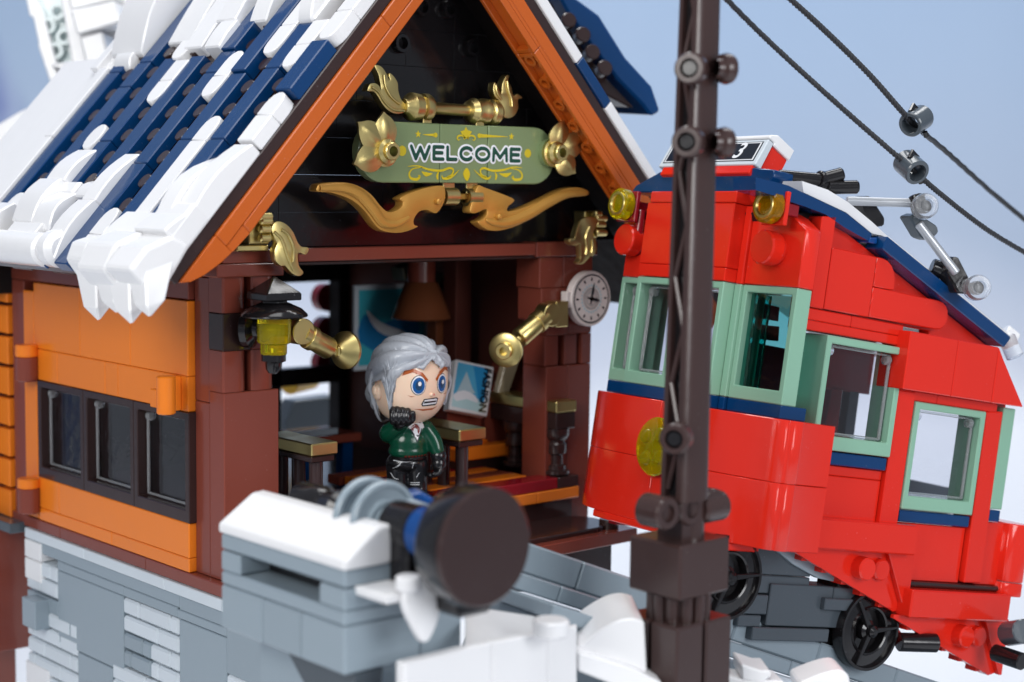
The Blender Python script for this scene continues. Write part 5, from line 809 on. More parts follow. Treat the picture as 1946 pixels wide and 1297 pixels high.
for xx in (tt[1][0] - .7, tt[1][0] - 2.6): brick('table_leg', xx, xx + .5, 6.3, 6.8, -.5, tt[2][2], NAVY, TBL)
FS = thing('yellow_log', 'yellow round log end seen through the lower rear window', 'log', [(14.71, 16.0, 1.96)][0]); rod('log', [(14.48, 16.0, 1.91)][0], tuple(Vector([(14.48, 16.0, 1.91)][0]) + Vector((1.6, .5, .1))), .55, mat('yellow_plastic', (.8, .45, .02)), FS)
BS = thing('far_sill', 'dark sill block blurred beyond the rear window of the house', 'sill', [(17.68, 18.0, 0.17)][0]); quad('sill_block', [(16.18, 18.0, 0.74), (18.59, 18.0, 0.8), (19.27, 18.0, -0.22), (19.28, 18.0, -1.49), (15.74, 18.0, -1.15), (15.74, 18.0, -0.16)], (0, 1, 0), DGREY, BS)
HK = thing('ceiling_bracket', 'dim olive grey angled bracket hanging under the dark ceiling', 'bracket', [(15.72, 6.0, 6.45)][0]); quad('bracket_bar', [(14.94, 6.0, 6.8), (15.29, 6.0, 7.32), (15.93, 6.0, 7.13), (17.25, 6.0, 7.7), (17.69, 6.0, 7.69), (17.75, 6.0, 7.25), (17.27, 6.0, 6.72), (16.28, 6.0, 6.3)], (0, .8, 0), mat('olive_grey', (.10, .11, .08)), HK); quad('bracket_bar', [(13.14, 6.0, 7.59), (13.8, 6.0, 7.78), (14.07, 6.0, 7.46), (13.27, 6.0, 7.06)], (0, .8, 0), mat('olive_grey', (.10, .11, .08)), HK)
# ================================================================ mast in front
mb = Vector([(4.65, -16.75, 0.61)][0]); 
MA = thing('lattice_mast', 'tall dark brown lattice mast on a square block base in front of the red tram', 'mast', (mb.x, mb.y, -6))
mx0, my0 = mb.x, mb.y
def mz(py): return C_Z[py]
C_Z = dict(zip((0, 130, 270, 835, 940, 975, 1010, 1045, 1150, 1200, 1297, 1060), [p[2] for p in [(5.69, -15.67, 15.87), (5.59, -15.82, 14.09), (5.43, -15.93, 12.16), (4.75, -16.34, 4.39), (4.76, -16.54, 2.94), (4.73, -16.58, 2.46), (4.71, -16.62, 1.98), (4.68, -16.66, 1.5), (4.6, -16.77, 0.06), (4.56, -16.83, -0.63), (4.49, -16.94, -1.96), (4.67, -16.67, 1.3)]]))
C3 = dict(zip(((1310, 130), (1305, 270), (1281, 835)), [(5.29, -16.09, 14.06), (5.13, -16.2, 12.15), (4.46, -16.61, 4.45)]))
brick('base_block', mx0, mx0 + 2.0, my0, my0 + 1.9, mz(1150) + .05, mz(1045) + .1, MASTB, MA, bev=.06)
for a in range(12):
    t = a * math.pi / 6; rod('fluting', (mx0 + 1.0 + .72 * math.cos(t), my0 + .95 + .72 * math.sin(t), mz(1200) - .15), (mx0 + 1.0 + .72 * math.cos(t), my0 + .95 + .72 * math.sin(t), mz(1150) + .1), .17, MASTB, MA, seg=12)
rod('shaft', (mx0 + 1, my0 + .95, mz(1200) - .2), (mx0 + 1, my0 + .95, mz(1150) + .2), .72, MASTB, MA)
for i in (0, 1):
    for j in (0, 1): brick('foot_block', mx0 - .1 + i * 1.15, mx0 + .95 + i * 1.15, my0 - .05 + j * 1.1, my0 + .95 + j * 1.1, -6, mz(1200) + .05, MASTB, MA, bev=.06)
brick('neck', mx0 + .45, mx0 + 1.25, my0 + .35, my0 + 1.3, mz(1045) + .05, mz(975) + .2, MASTB, MA)
rod('neck', (mx0 + 1.05, my0 + .7, mz(1045)), (mx0 + 1.05, my0 + .7, mz(940)), .45, MASTB, MA)
# the mast tapers and leans slightly: section at height z given by a left edge, the arris between its two faces and a right edge
zt_, zb_ = mz(0) + 2.5, mz(940) - .25
qb = [(4.4, -16.22, 2.94), (4.86, -16.63, 2.95), (5.36, -17.07, 2.96)]; qt = [(5.56, -15.55, 15.87), (5.9, -15.85, 15.88), (6.29, -16.2, 15.88)]
def arris(z): 
    t = (z - qb[1][2]) / (qt[1][2] - qb[1][2]); p = Vector(qb[1]).lerp(Vector(qt[1]), t); k = 1 + (.86 - 1) * t; return p.x, p.y, k
def mcol(name, pts, m, z0=None, z1=None, smooth=False, parent=MA):
    z0 = zb_ if z0 is None else z0; z1 = zt_ if z1 is None else z1; bm = bmesh.new(); rings = []
    for z in [z0 + (z1 - z0) * j / 6 for j in range(7)]:
        ax, ay_, k = arris(z); rings.append([bm.verts.new((ax + p[0] * k, ay_ + p[1] * k, z)) for p in pts])
    n_ = len(pts)
    for A, B in zip(rings, rings[1:]):
        for j in range(n_): bm.faces.new([A[j], A[(j + 1) % n_], B[(j + 1) % n_], B[j]])
    bm.faces.new(rings[0]); bm.faces.new(rings[-1]); bmesh.ops.recalc_face_normals(bm, faces=bm.faces); return finish(name, bm, m, parent, ang=.5)
arc = [(.04 + .50 * (1 - math.cos(a)), .12 - .11 * math.sin(a) ** .6) for a in [j * math.pi / 10 for j in range(11)]]
mcol('chord', arc + [(1.04, .3), (.02, .3), (.02, .14)], MASTB); mcol('web', [(.22, .3), (.7, .3), (.7, .72), (.22, .72)], BLACK); mcol('chord', [(.0, .70), (.8, .70), (.8, .84), (.0, .84)], MASTB)
zz = zb_ + .3; k = 0
while zz < zt_ - 1.7:
    def ap_(dy, z): ax, ay_, kk = arris(z); return (ax + .13 * kk, ay_ + dy * kk, z)
    a, b = (.30, .70) if k % 2 else (.70, .30); finish('brace', tubebm([ap_(a, zz), ap_(b, zz + 1.4)], .085, 8), MASTB, MA); zz += 1.4; k += 1
for px, py in ((1310, 130), (1305, 270), (1281, 835)):
    c_ = Vector(C3[(px, py)]); lathe('pin_hole', [(.25, -.4), (.25, .05), (.37, .05), (.42, -.02), (.42, -.35)], c_, c_ + Vector((-.75, -.35, 0)), MASTB, MA, seg=28); rod('pin', c_ + Vector((.5, .3, 0)), c_ + Vector((.0, .0, 0)), .22, BLACK, MA)  # black plug fills each hole, painting in the dark inside it
for q in [(6.43, -16.3, 14.1), (6.28, -16.42, 12.16)]:
    q = Vector(q); lathe('pin', [(0, .26), (.24, .26), (.38, .18), (.42, .05), (.38, -.1), (.26, -.16), (.24, -.32)], q, q + Vector((.9, -.2, 0)), MASTB, MA, seg=26)
zc = mz(975); by = my0 + .3
for k in range(3):
    xk = mx0 - .22 + k * .92; lathe('beam_ring', [(.24, -.6), (.24, .05), (.40, .05), (.45, -.02), (.45, -.75)], (xk, by, zc), (xk, by - .5, zc), MASTB, MA, seg=26)
brick('beam', mx0 - .4, mx0 + 1.5, by + .05, by + .6, zc - .35, zc + .35, MASTB, MA, bev=.1); rod('beam_pin', (mx0 + 1.2, by + .2, zc - .08), (mx0 + 2.15, by + .2, zc - .08), .42, MASTB, MA, bev=.08)
# ================================================================ overhead cables and clamps
def rope(path, r, name, label):
    P = [Vector(p) for p in smoothpath(path, 40)]; bm = bmesh.new(); L_ = 0; strands = [[], [], []]; prev = P[0]
    Q = []
    for a, b in zip(P, P[1:]):
        n_ = max(1, int((b - a).length / .07))
        for k in range(n_): Q.append(a.lerp(b, k / n_))
    for i, p in enumerate(Q):
        L_ += (p - prev).length; prev = p; t = (Q[min(i + 1, len(Q) - 1)] - Q[max(i - 1, 0)]).normalized(); x = t.cross(Vector((0, 0, 1))).normalized(); y = t.cross(x)
        for s_ in range(3):
            a = L_ * 15 + s_ * 2 * math.pi / 3; strands[s_].append(p + x * (r * .55 * math.cos(a)) + y * (r * .55 * math.sin(a)))
    for s_ in strands: tubebm(s_, r * .6, 6, bm)
    o = finish(name, bm, mat('black_cord', (.02, .021, .025), rough=.5, dust=False), None, ang=1.2); o['label'] = label; o['category'] = 'cable'; o['group'] = 'overhead cables'; return o
rope([[(9.09, -13.18, 16.96)][0], [(12.6, -12.45, 15.59)][0], [(14.98, -13.5, 13.61)][0], [(17.34, -14.5, 11.77)][0], [(19.0, -14.77, 10.79)][0], [(21.84, -14.78, 9.6)][0], [(24.85, -14.91, 8.55)][0]], .085, 'overhead_cable', 'black cord running to the lower of the two pipe clamps')
rope([[(12.93, -12.54, 17.16)][0], [(14.75, -12.98, 15.97)][0], [(16.6, -13.47, 14.62)][0], [(18.39, -13.92, 13.15)][0], [(22.67, -12.47, 12.26)][0], [(27.24, -11.34, 10.96)][0], [(32.25, -10.65, 9.25)][0]], .09, 'overhead_cable', 'black cord running to the upper of the two pipe clamps')
def clamp(c, d, lab):
    c = Vector(c); d = Vector(d).normalized(); bm = lathebm([(.29, 0), (.38, 0), (.41, .04), (.41, .86), (.38, .9), (.29, .9), (.29, 0)], c - d * .45, c + d * .45, 28)
    o = finish('cable_clamp', bm, DGREY, None); o['label'] = lab; o['category'] = 'clamp'; o['group'] = 'pipe clamps on the cables'
    kn = c + Vector((0, 0, .42)) - d * .15; finish('knot', tubebm([kn + Vector((-.22, 0, -.1)), kn + Vector((0, .05, .12)), kn + Vector((.18, 0, -.02)), kn + Vector((.1, .1, -.2))], .09, 8), BLACK, o)
    finish('knot', tubebm([c + Vector((.2, -.2, -.35)), c + Vector((.3, -.2, -.5))], .09, 8), BLACK, o)
rt = Vector(M[0][:1] + M[1][:1] + M[2][:1]); upv = Vector((M[0][1], M[1][1], M[2][1])); fw = -Vector((M[0][2], M[1][2], M[2][2]))
clamp([(18.51, -14.02, 13.18)][0], rt * .55 + upv * .35 + fw * .6, 'upper open black pipe clamp tied to the far cable'); clamp([(17.45, -14.61, 11.68)][0], -rt * .25 + upv * .45 + fw * .7, 'lower open black pipe clamp tied to the near cable')
# ================================================================ hoist on its pier in front
hx = -4.1
HP = thing('hoist_pier', 'blue grey pier with a slot and a white sloped snow cap in the blurred front', 'pier', (-4, -13, -8))
tl, tr_, bb_ = [(-4.1, -8.33, 1.76)][0], [(-4.1, -13.89, 1.71)][0], 0
yA, yB = tr_[1], tl[1]; zT = (tl[2] + tr_[2]) / 2
sA = [(-4.1, -9.25, 1.43), (-4.1, -12.81, 1.11), (-4.1, -12.81, 0.78), (-4.1, -9.3, 0.67)]
s0, s1 = sA[1][1], sA[0][1]; st, sb = sA[0][2] * .5 + sA[1][2] * .5, sA[2][2] * .5 + sA[3][2] * .5
W_ = 2.35; zlow = [(-0.12, -13.6, -0.85)][0][2]
brick('pier_block', hx, hx + W_, yA, yB, st + .02, zT, GREY, HP, bev=.06); brick('pier_block', hx, hx + W_, s1, yB, sb, st, GREY, HP, bev=.05); brick('pier_block', hx, hx + W_, yA, s0, sb, st, GREY, HP, bev=.05)
brick('pier_block', hx + .9, hx + W_, s0, s1, sb, st, BLACK, HP); brick('pier_block', hx, hx + W_, yA, yB, sb - .38, sb, GREY, HP, bev=.06)
ym = [yA, yA + (yB - yA) * .33, yA + (yB - yA) * .64, yB]
for a, b in zip(ym, ym[1:]): brick('pier_block', hx, hx + W_, a, b, zlow, sb - .38, GREY, HP, bev=.05)
brick('pier_block', hx + 1.2, hx + W_, yA + .4, yB, -8, zlow, GREY, HP, bev=.05); prism('pier_wedge', [(yA, zlow - .01), (yA + 3.0, zlow - .01), (yA + 2.1, zlow - .8), (yA + .2, zlow - 1.3)], hx + .3, hx + 1.2, DGREY, HP, axis='X')
prism('snow_cap', [(hx - .05, zT + .0), (hx - .05, zT + .25), (hx + 1.0, zT + .95), (hx + 1.4, zT + .98), (hx + 1.4, zT)], yA - .05, yB + .05, WHITE, HP, bev=.08, seg=2)
brick('pier_block', hx + W_, hx + 3.75, yA + .05, yB - .3, zlow, zT - .9, GREY, HP, bev=.06); brick('snow_cap', hx + 1.4, hx + 1.75, yA + .3, yA + .7, zT - .2, zT + .05, WHITE, HP)
# snow leaf
lf = closedsmooth([(-3.32, 1.58), (-2.97, 1.66), (-2.56, 1.41), (-2.35, 0.89), (-2.44, 0.45), (-2.79, 0.04), (-3.15, 0.51), (-3.41, 1.06)], 3)
SLF = prism('snow_leaf', lf, -15.4, -15.1, WHITE, HP, bev=.1, seg=2, smooth=True); brick('snow_plate', *sorted([[(-3.76, -15.2, 1.6)][0][0], [(-1.66, -15.2, 1.27)][0][0]]), -15.1, -13.8, [(-2.8, -15.2, 1.09)][0][2], [(-2.81, -15.2, 1.32)][0][2], WHITE, HP); rod('snow_stud', [(-3.2, -15.2, 1.39)][0], tuple(Vector([(-3.2, -15.2, 1.39)][0]) + Vector((0, 0, .35))), .3, WHITE, HP)
HO = thing('hoist_winch', 'winch with grey pulley wheels, blue collar and large brown end disc', 'winch', [(-0.83, -14.0, 1.07)][0])
dc = Vector([(-2.18, -16.85, 2.55)][0]); ay = Vector((0, 1, 0))
def ax_(px, py, y):  # point on the winch axis plane at depth y
    return Vector((px, y, py))
lathe('end_disc', [(0, 0), (1.36, 0), (1.42, .06), (1.42, .14), (1.36, .16)], dc, dc + ay, DBROWN, HO, seg=56); lathe('drum', [(1.36, .16), (1.42, .2), (1.42, .85), (1.36, 1.0), (1.1, 1.08), (0, 1.08)], dc, dc + ay, BLACK, HO, seg=48)
a1 = dc + Vector((0, .7, 0))
lathe('collar', [(0, 0), (.60, 0), (.64, .05), (.64, 1.6), (.6, 1.65), (0, 1.65)], a1, a1 + ay, BLUE, HO, seg=32); lathe('spindle', [(.5, 1.65), (.62, 1.7), (.62, 2.7), (0, 2.7)], a1, a1 + ay, BLACK, HO)
brick('gear_box', a1.x - .55, a1.x + .7, a1.y + 1.7, a1.y + 2.6, a1.z - 1.75, a1.z + .5, BLACK, HO, bev=.15); brick('gear_box', a1.x - .3, a1.x + .8, a1.y - .1, a1.y + 1.7, a1.z - 1.8, a1.z - .62, BLACK, HO, bev=.12)
lathe('gear_ring', [(.3, 0), (.5, 0), (.52, .1), (.5, .5), (.3, .5)], a1 + Vector((-.1, -.15, -1.0)), a1 + Vector((-.1, .85, -1.0)), DGREY, HO)
w1 = dc + Vector((0, 3.45, 0)); lathe('hub', [(0, 0), (.34, 0), (.38, .05), (.38, .5), (0, .5)], w1, w1 + ay, GREY, HO, seg=36)
for k in range(2):
    w = w1 + Vector((0, .45 + k * .72, 0)); lathe('pulley_wheel', [(0, -.1), (.52, -.1), (.56, .02), (.84, .02), (.88, -.06), (.98, -.06), (1.02, .0), (1.02, .1), (.98, .14), (.55, .3), (.0, .3)], w, w + ay, GREY, HO, seg=52)
lathe('spindle', [(.0, 0), (.45, 0), (.5, .1), (.45, .3), (.5, .5), (.35, .8), (.5, 1.0), (.4, 1.6), (.5, 1.8), (.45, 2.8), (0, 2.9)], w1 + Vector((0, 1.3, 0)), w1 + Vector((0, 2.3, 0)), BLACK, HO)
pb = [(-1.21, -12.53, 3.05), (-1.22, -12.55, 2.75), (-0.78, -12.97, 2.58), (-0.61, -13.08, 2.88), (-0.9, -12.79, 3.12)]
polyobj('blue_tab', pb, Vector((.25, .5, 0)), BLUE, HO); rod('axle', [(-1.52, -12.27, 2.91)][0], [(-1.26, -13.88, 2.7)][0], .22, GREY, HO)
# ================================================================ snow blocks beside the track
SB = thing('snow_bank', 'white snow blocks with a round stud tile in the blurred foreground', 'snow bank', [(2.16, -13.54, -2.22)][0])
sb = [(1.02, -12.28, -0.41), (1.54, -12.71, -0.15), (3.39, -14.48, -1.0), (3.32, -14.59, -2.3), (0.91, -12.44, -2.34)]
def vface(name, pts, vec, m, parent, bev=.06): return polyobj(name, pts, Vector(vec), m, parent, bev)
X0 = [(-0.26, -12.5, -2.09), (0.81, -12.5, -1.37), (3.1, -12.5, -1.31), (5.02, -12.5, -1.34)]
for P4 in ([(-3.3, -15.2, -0.38), (-0.55, -15.2, -0.37), (-0.5, -15.2, -3.6), (-3.28, -15.2, -2.95)], [(-0.51, -15.2, -0.38), (1.34, -15.2, -0.43), (1.41, -15.2, -4.05), (-0.46, -15.2, -3.61)], [(1.37, -15.2, -0.43), (2.45, -15.2, -0.47), (2.53, -15.2, -4.32), (1.45, -15.2, -4.06)]): vface('snow_block', P4, (0, .35, 0), WHITE, SB, .05)
vface('snow_slope', [[(-1.39, -15.15, -0.35)][0], [(2.46, -15.15, -0.47)][0], [(4.26, -13.3, -1.1)][0], [(0.19, -13.3, 0.08)][0]], (0, 0, -2.5), WHITE, SB, .04)
rp = Vector([(1.06, -15.65, -0.13)][0]); rod('round_tile', rp - Vector((0, 0, .25)), rp + Vector((0, 0, .18)), .47, WHITE, SB, bev=.06)
sc_ = smoothpath([(2.9, -14.75, -1.25), (3.26, -15.02, -0.86), (3.69, -15.36, -0.54), (4.01, -15.63, -0.45), (4.26, -15.87, -0.53)], 5) + [[(4.23, -16.04, -2.03)][0], [(2.87, -14.79, -1.8)][0]]
SC_ = thing('snow_mound', 'curved white snow wedge at the foot of the dark mast', 'snow mound', [(3.5, -15.4, -2.14)][0])
vface('snow_wedge', sc_, (1.2, 1.6, .2), WHITE, SC_, .08); brick('track_slab', *[0, 1], 0, 1, 0, .4, GREY, None) if False else None
vface('snow_base', [(2.55, -15.11, -1.21), (3.58, -16.08, -1.61), (4.18, -16.67, -2.01), (4.15, -16.71, -2.56), (2.53, -15.15, -1.71)], (1, 1.4, 0), WHITE, SC_, .05)
LB = thing('snow_chunk', 'small white rounded snow block on the ledge right of the mast base', 'snow chunk', [(8.22, -16.35, -2.85)][0])
vface('snow_block', [(8.0, -16.09, -2.34), (8.4, -16.47, -2.52), (8.62, -16.66, -2.52), (8.63, -16.7, -2.66), (8.39, -16.51, -2.89), (8.0, -16.14, -2.78)], (.8, 1.0, .0), WHITE, LB, .05); vface('snow_block', [(7.68, -15.84, -2.67), (8.0, -16.14, -2.78), (8.9, -16.95, -2.81), (8.85, -16.98, -3.32), (7.66, -15.86, -2.9)], (.6, .9, 0), WHITE, LB, .05)
LB2 = thing('snow_chunk', 'larger rounded white snow block cut off by the bottom edge right of the small one', 'snow chunk', [(9.76, -17.72, -2.82)][0])
vface('snow_block', smoothpath([(9.21, -17.23, -2.85), (9.66, -17.61, -2.6), (10.05, -17.94, -2.48), (10.23, -18.12, -2.62), (10.26, -18.18, -2.86)], 3) + [[(10.25, -18.21, -3.15)][0], [(9.19, -17.26, -3.17)][0]], (.8, 1.0, 0), WHITE, LB2, .05)
# ================================================================ the figure
FC = Vector([(7.76, -1.7, 0.18)][0]); SC = 1.0 / 56.6   # studs per photo pixel at this depth
toC = Vector((-(FC.x - cam.location.x), -(FC.y - cam.location.y), 0)); toC = (cam.location - FC); toC.z = 0; toC.normalize(); rgt = Vector((-toC.y, toC.x, 0))
FM = Matrix(((rgt.x, -toC.x, 0, FC.x), (rgt.y, -toC.y, 0, FC.y), (0, 0, 1, FC.z), (0, 0, 0, 1)))    # x = sideways, y = away, z = up
FG = thing('person', 'silver-haired figure in a dark green jumper and black trousers shaking a gloved fist', 'person', FC)
def fx(px): return (px - 790) * SC
def fz(py): return (948 - py) * SC
def body(name, caps, m, vox=.045, extra=None, smooth_it=6, sub=0):
    """one continuous surface grown from tapered capsules / ellipsoids"""
    bm = bmesh.new()
    for c in caps:
        if c[0] == 'E':
            _, p, r, rot = c; g = bmesh.ops.create_uvsphere(bm, u_segments=28, v_segments=18, radius=1); bmesh.ops.transform(bm, matrix=Matrix.Translation(p) @ (rot or Matrix.Identity(4)) @ Matrix.Diagonal((r[0], r[1], r[2], 1)), verts=g['verts'])
        else:
            pts, rad = c[1], c[2]; P = smoothpath(pts, 5) if len(pts) > 2 else pts; n_ = len(P); R_l = []
            for i in range(n_):
                f_ = i / (n_ - 1) * (len(rad) - 1); j = min(int(f_), len(rad) - 2); R_l.append(rad[j] + (rad[j + 1] - rad[j]) * (f_ - j))
            tubebm(P, R_l, 18, bm)
            for p, r in ((P[0], R_l[0]), (P[-1], R_l[-1])): g = bmesh.ops.create_uvsphere(bm, u_segments=16, v_segments=12, radius=r); bmesh.ops.translate(bm, vec=Vector(p), verts=g['verts'])
    me = bpy.data.meshes.new(name); bm.to_mesh(me); bm.free(); o = bpy.data.objects.new('tmp', me); COL.objects.link(o)
    md = o.modifiers.new('r', 'REMESH'); md.mode = 'VOXEL'; md.voxel_size = vox; ms = o.modifiers.new('s', 'SMOOTH'); ms.iterations = smooth_it; ms.factor = .6
    dg = bpy.context.evaluated_depsgraph_get(); m2 = bpy.data.meshes.new_from_object(o.evaluated_get(dg)); bpy.data.objects.remove(o); m2.transform(FM)
    c = FC; m2.transform(Matrix.Translation(-c)); ob = link(name, m2, m, FG, c, smooth=True); return ob
def rot(ax, d): return Matrix.Rotation(math.radians(d), 4, ax)
yw = rot('Z', 14)      # body turned a little to the right of the photo
sh = fz(808)
torso = body('jumper', [('E', (fx(782), 0, fz(812)), (.56, .42, .36), yw), ('E', (fx(776), 0, fz(838)), (.66, .52, .60), yw), ('E', (fx(775), .02, fz(854)), (.70, .56, .34), yw),
    ('T', [(fx(752), .04, fz(812)), (fx(738), -.02, fz(822)), (fx(738), -.22, fz(816)), (fx(757), -.50, fz(800))], [.30, .31, .32, .26]),
    ('T', [(fx(808), .0, fz(810)), (fx(823), -.02, fz(832)), (fx(831), -.08, fz(853))], [.29, .29, .25])], GREEN, smooth_it=8)
legs = body('trousers', [('E', (fx(773), 0, fz(876)), (.70, .54, .34), yw), ('T', [(fx(754), .02, fz(880)), (fx(755), 0, fz(918))], [.40, .38]), ('T', [(fx(792), -.02, fz(880)), (fx(793), 0, fz(918))], [.38, .33]),
    ('E', (fx(755), -.10, fz(940)), (.40, .50, .22), yw), ('E', (fx(795), -.12, fz(940)), (.38, .52, .22), yw), ('T', [(fx(755), 0, fz(918)), (fx(755), -.02, fz(938))], [.36, .34]), ('T', [(fx(794), 0, fz(918)), (fx(795), -.02, fz(938))], [.33, .32])], BLACKF, vox=.034)
cuffb = rod('belt', FM @ Vector((fx(775), 0.0, fz(869))), FM @ Vector((fx(775), 0, fz(862))), .64, BLACK, FG, seg=36)
hc = Vector((fx(776), 0.05, fz(718))); hw_ = rot('Z', 38)
# head: superellipsoid
def headpt(th, ph, k=1.0):
    def s(v, e): return math.copysign(abs(v) ** e, v)
    e1, e2 = .80, .86; x = 1.28 * s(math.cos(ph), e1) * s(math.sin(th), e2); y = -1.22 * s(math.cos(ph), e1) * s(math.cos(th), e2); z = (1.46 if ph < 0 else 1.40) * s(math.sin(ph), e1)
    if z < 0: x *= 1 - .05 * z * z; y *= 1 - .05 * z * z
    return Vector((x, y, z)) * k
bm = bmesh.new(); NU, NV = 64, 40; G = [[bm.verts.new(headpt(2 * math.pi * i / NU, -math.pi / 2 * .985 + math.pi * .985 * j / NV)) for i in range(NU)] for j in range(NV + 1)]
for j in range(NV):
    for i in range(NU): bm.faces.new([G[j][i], G[j][(i + 1) % NU], G[j + 1][(i + 1) % NU], G[j + 1][i]])
bm.faces.new(G[0][::-1]); bm.faces.new(G[-1])
HMX = FM @ Matrix.Translation(hc) @ hw_ @ rot('X', 2)
for s in (-1, 1):
    g = bmesh.ops.create_uvsphere(bm, u_segments=16, v_segments=12, radius=1); bmesh.ops.transform(bm, matrix=Matrix.Translation((s * 1.24, .12, -.28)) @ Matrix.Diagonal((.16, .24, .31, 1)), verts=g['verts'])
    g = bmesh.ops.create_uvsphere(bm, u_segments=16, v_segments=12, radius=1); bmesh.ops.transform(bm, matrix=Matrix.Translation((s * 1.40, .10, -.24)) @ Matrix.Diagonal((.06, .13, .17, 1)), verts=g['verts'])
g = bmesh.ops.create_uvsphere(bm, u_segments=12, v_segments=8, radius=.07); bmesh.ops.translate(bm, vec=(0, -1.235, -.30), verts=g['verts'])
bmesh.ops.transform(bm, matrix=HMX, verts=bm.verts); bm_h = bm.copy(); head = finish('head', bm, SKIN, FG, ang=1.5); bvh = BVHTree.FromBMesh(bm_h)
rod('neck', FM @ Vector((fx(780), .02, fz(818))), FM @ Vector((fx(779), .02, fz(790))), .3, SKIN, FG)
# hair shell with swept strands
def hair_r(th, ph):
    d = headpt(th, ph).normalized(); part = Vector((.12, -.72, .66)).normalized()
    a = math.acos(max(-1, min(1, d.dot(part)))); ref = Vector((0, .35, 1)); u = (ref - part * ref.dot(part)).normalized(); v = part.cross(u); q = d - part * d.dot(part)
    ang = math.atan2(q.dot(v), q.dot(u)); st = math.sin(ang * 8 + 1.6 * a + .8 * math.sin(ang * 3)); st = (1 - abs(st)) ** 1.4
    fade = max(0, min(1, (ph + .75) / .6))
    return 1.14 - .12 * st * min(1, a * 2.2) * fade + .03 * math.cos(ang * 5)
bm = bmesh.new(); NU, NV = 150, 76; V = {}
def low(th):  # lower hair edge (latitude) by azimuth: 0 = face
    a = abs((th + math.pi) % (2 * math.pi) - math.pi)
    kf = [(0, .52), (.10, .42), (.22, .30), (.42, .36), (.7, .30), (1.0, .12), (1.08, -.10), (1.2, -.50), (1.3, -.12), (1.42, .06), (1.72, .0), (1.8, -.5), (1.88, -.88), (2.1, -.95), (2.5, -1.02), (3.2, -1.05)]
    for (a0, v0), (a1, v1) in zip(kf, kf[1:]):
        if a <= a1: f_ = (a - a0) / (a1 - a0); f_ = f_ * f_ * (3 - 2 * f_); return v0 + (v1 - v0) * f_
    return -1.16
for i in range(NU):
    th = 2 * math.pi * i / NU; l0 = low(th)
    for j in range(NV + 1):
        ph = l0 + (math.pi / 2 * .99 - l0) * j / NV; r = hair_r(th, ph); edge = .035 * math.exp(-j / 1.2)
        k = r - edge
        if ph < -.4: k *= 1 + .04 * (-.4 - ph)
        V[i, j] = bm.verts.new(headpt(th, ph, k))
for i in range(NU):
    for j in range(NV): bm.faces.new([V[i, j], V[(i + 1) % NU, j], V[(i + 1) % NU, j + 1], V[i, j + 1]])
bmesh.ops.contextual_create if False else None
bm.faces.new([V[i, NV] for i in range(NU)]); bmesh.ops.recalc_face_normals(bm, faces=bm.faces)
bmesh.ops.solidify(bm, geom=bm.faces[:], thickness=.09); bmesh.ops.transform(bm, matrix=HMX, verts=bm.verts); finish('hair', bm, HAIR, FG, ang=1.3)
# prints dropped on to the surfaces
def drop(name, pts, m, tree, mtx, lift=.012, cuts=2, parent=None):
    """2-D polygon (x, z) in the frame mtx, projected along +y on to tree"""
    b2 = bmesh.new(); f = b2.faces.new([b2.verts.new((p[0], 0, p[1])) for p in pts]); bmesh.ops.triangulate(b2, faces=[f]); 
    for _ in range(cuts): bmesh.ops.subdivide_edges(b2, edges=b2.edges[:], cuts=1, use_grid_fill=True)
    d = (mtx.to_3x3() @ Vector((0, 1, 0))).normalized()
    for v in b2.verts:
        o_ = mtx @ Vector((v.co.x, -6, v.co.z)); h = tree.ray_cast(o_, d); v.co = (h[0] - d * lift) if h[0] is not None else mtx @ Vector((v.co.x, 0, v.co.z))
    bmesh.ops.recalc_face_normals(b2, faces=b2.faces)
    return finish(name, b2, m, parent or FG, ang=1.5)
def ell(cx_, cz_, rx, rz, n_=24): return [(cx_ + rx * math.cos(2 * math.pi * k / n_), cz_ + rz * math.sin(2 * math.pi * k / n_)) for k in range(n_)]
def fp(name, pts, m, lift, cuts=2): drop(name, pts, m, bvh, HMX, lift, cuts, head)
for s in (-1, 1):
    ex_ = s * .50; fp('eye', ell(ex_, .04, .265, .34), INKB, .008); fp('eye', ell(ex_, .04, .245, .315), INKW, .013); fp('iris', ell(ex_, .03, .212, .275), mat('iris_blue', (.006, .09, .30), dust=False), .018); fp('pupil', ell(ex_, .03, .12, .16), INKN, .021); fp('glint', ell(ex_ + .02, .09, .06, .075, 14), INKW, .026)
    fp('eyebrow', [(s * .98, .36), (s * .70, .48), (s * .42, .36), (s * .2, .14), (s * .16, .22), (s * .36, .46), (s * .66, .60), (s * .92, .52)], INKO, .014); fp('eye_crease', [(s * .86, -.28), (s * .72, -.33), (s * .6, -.33), (s * .72, -.36)], INKO, .012, 1)
fp('mouth', [(-.34, -.62), (-.27, -.44), (.27, -.42), (.34, -.46), (.33, -.66), (.27, -.70), (-.28, -.70)], INKB, .010); fp('mouth', [(-.29, -.62), (-.24, -.47), (.25, -.46), (.30, -.50), (.29, -.64), (-.27, -.66)], INKW, .014); fp('mouth', [(-.26, -.60), (-.24, -.53), (.27, -.53), (.27, -.58)], INKB, .018)
fp('chin_line', [(-.56, -.78), (-.2, -.87), (.2, -.86), (.42, -.74), (.2, -.80), (-.2, -.80)], INKO, .012); fp('nose_dot', ell(0.02, -.28, .05, .04, 10), mat('pink_ink', (.75, .25, .2), dust=False), .075)
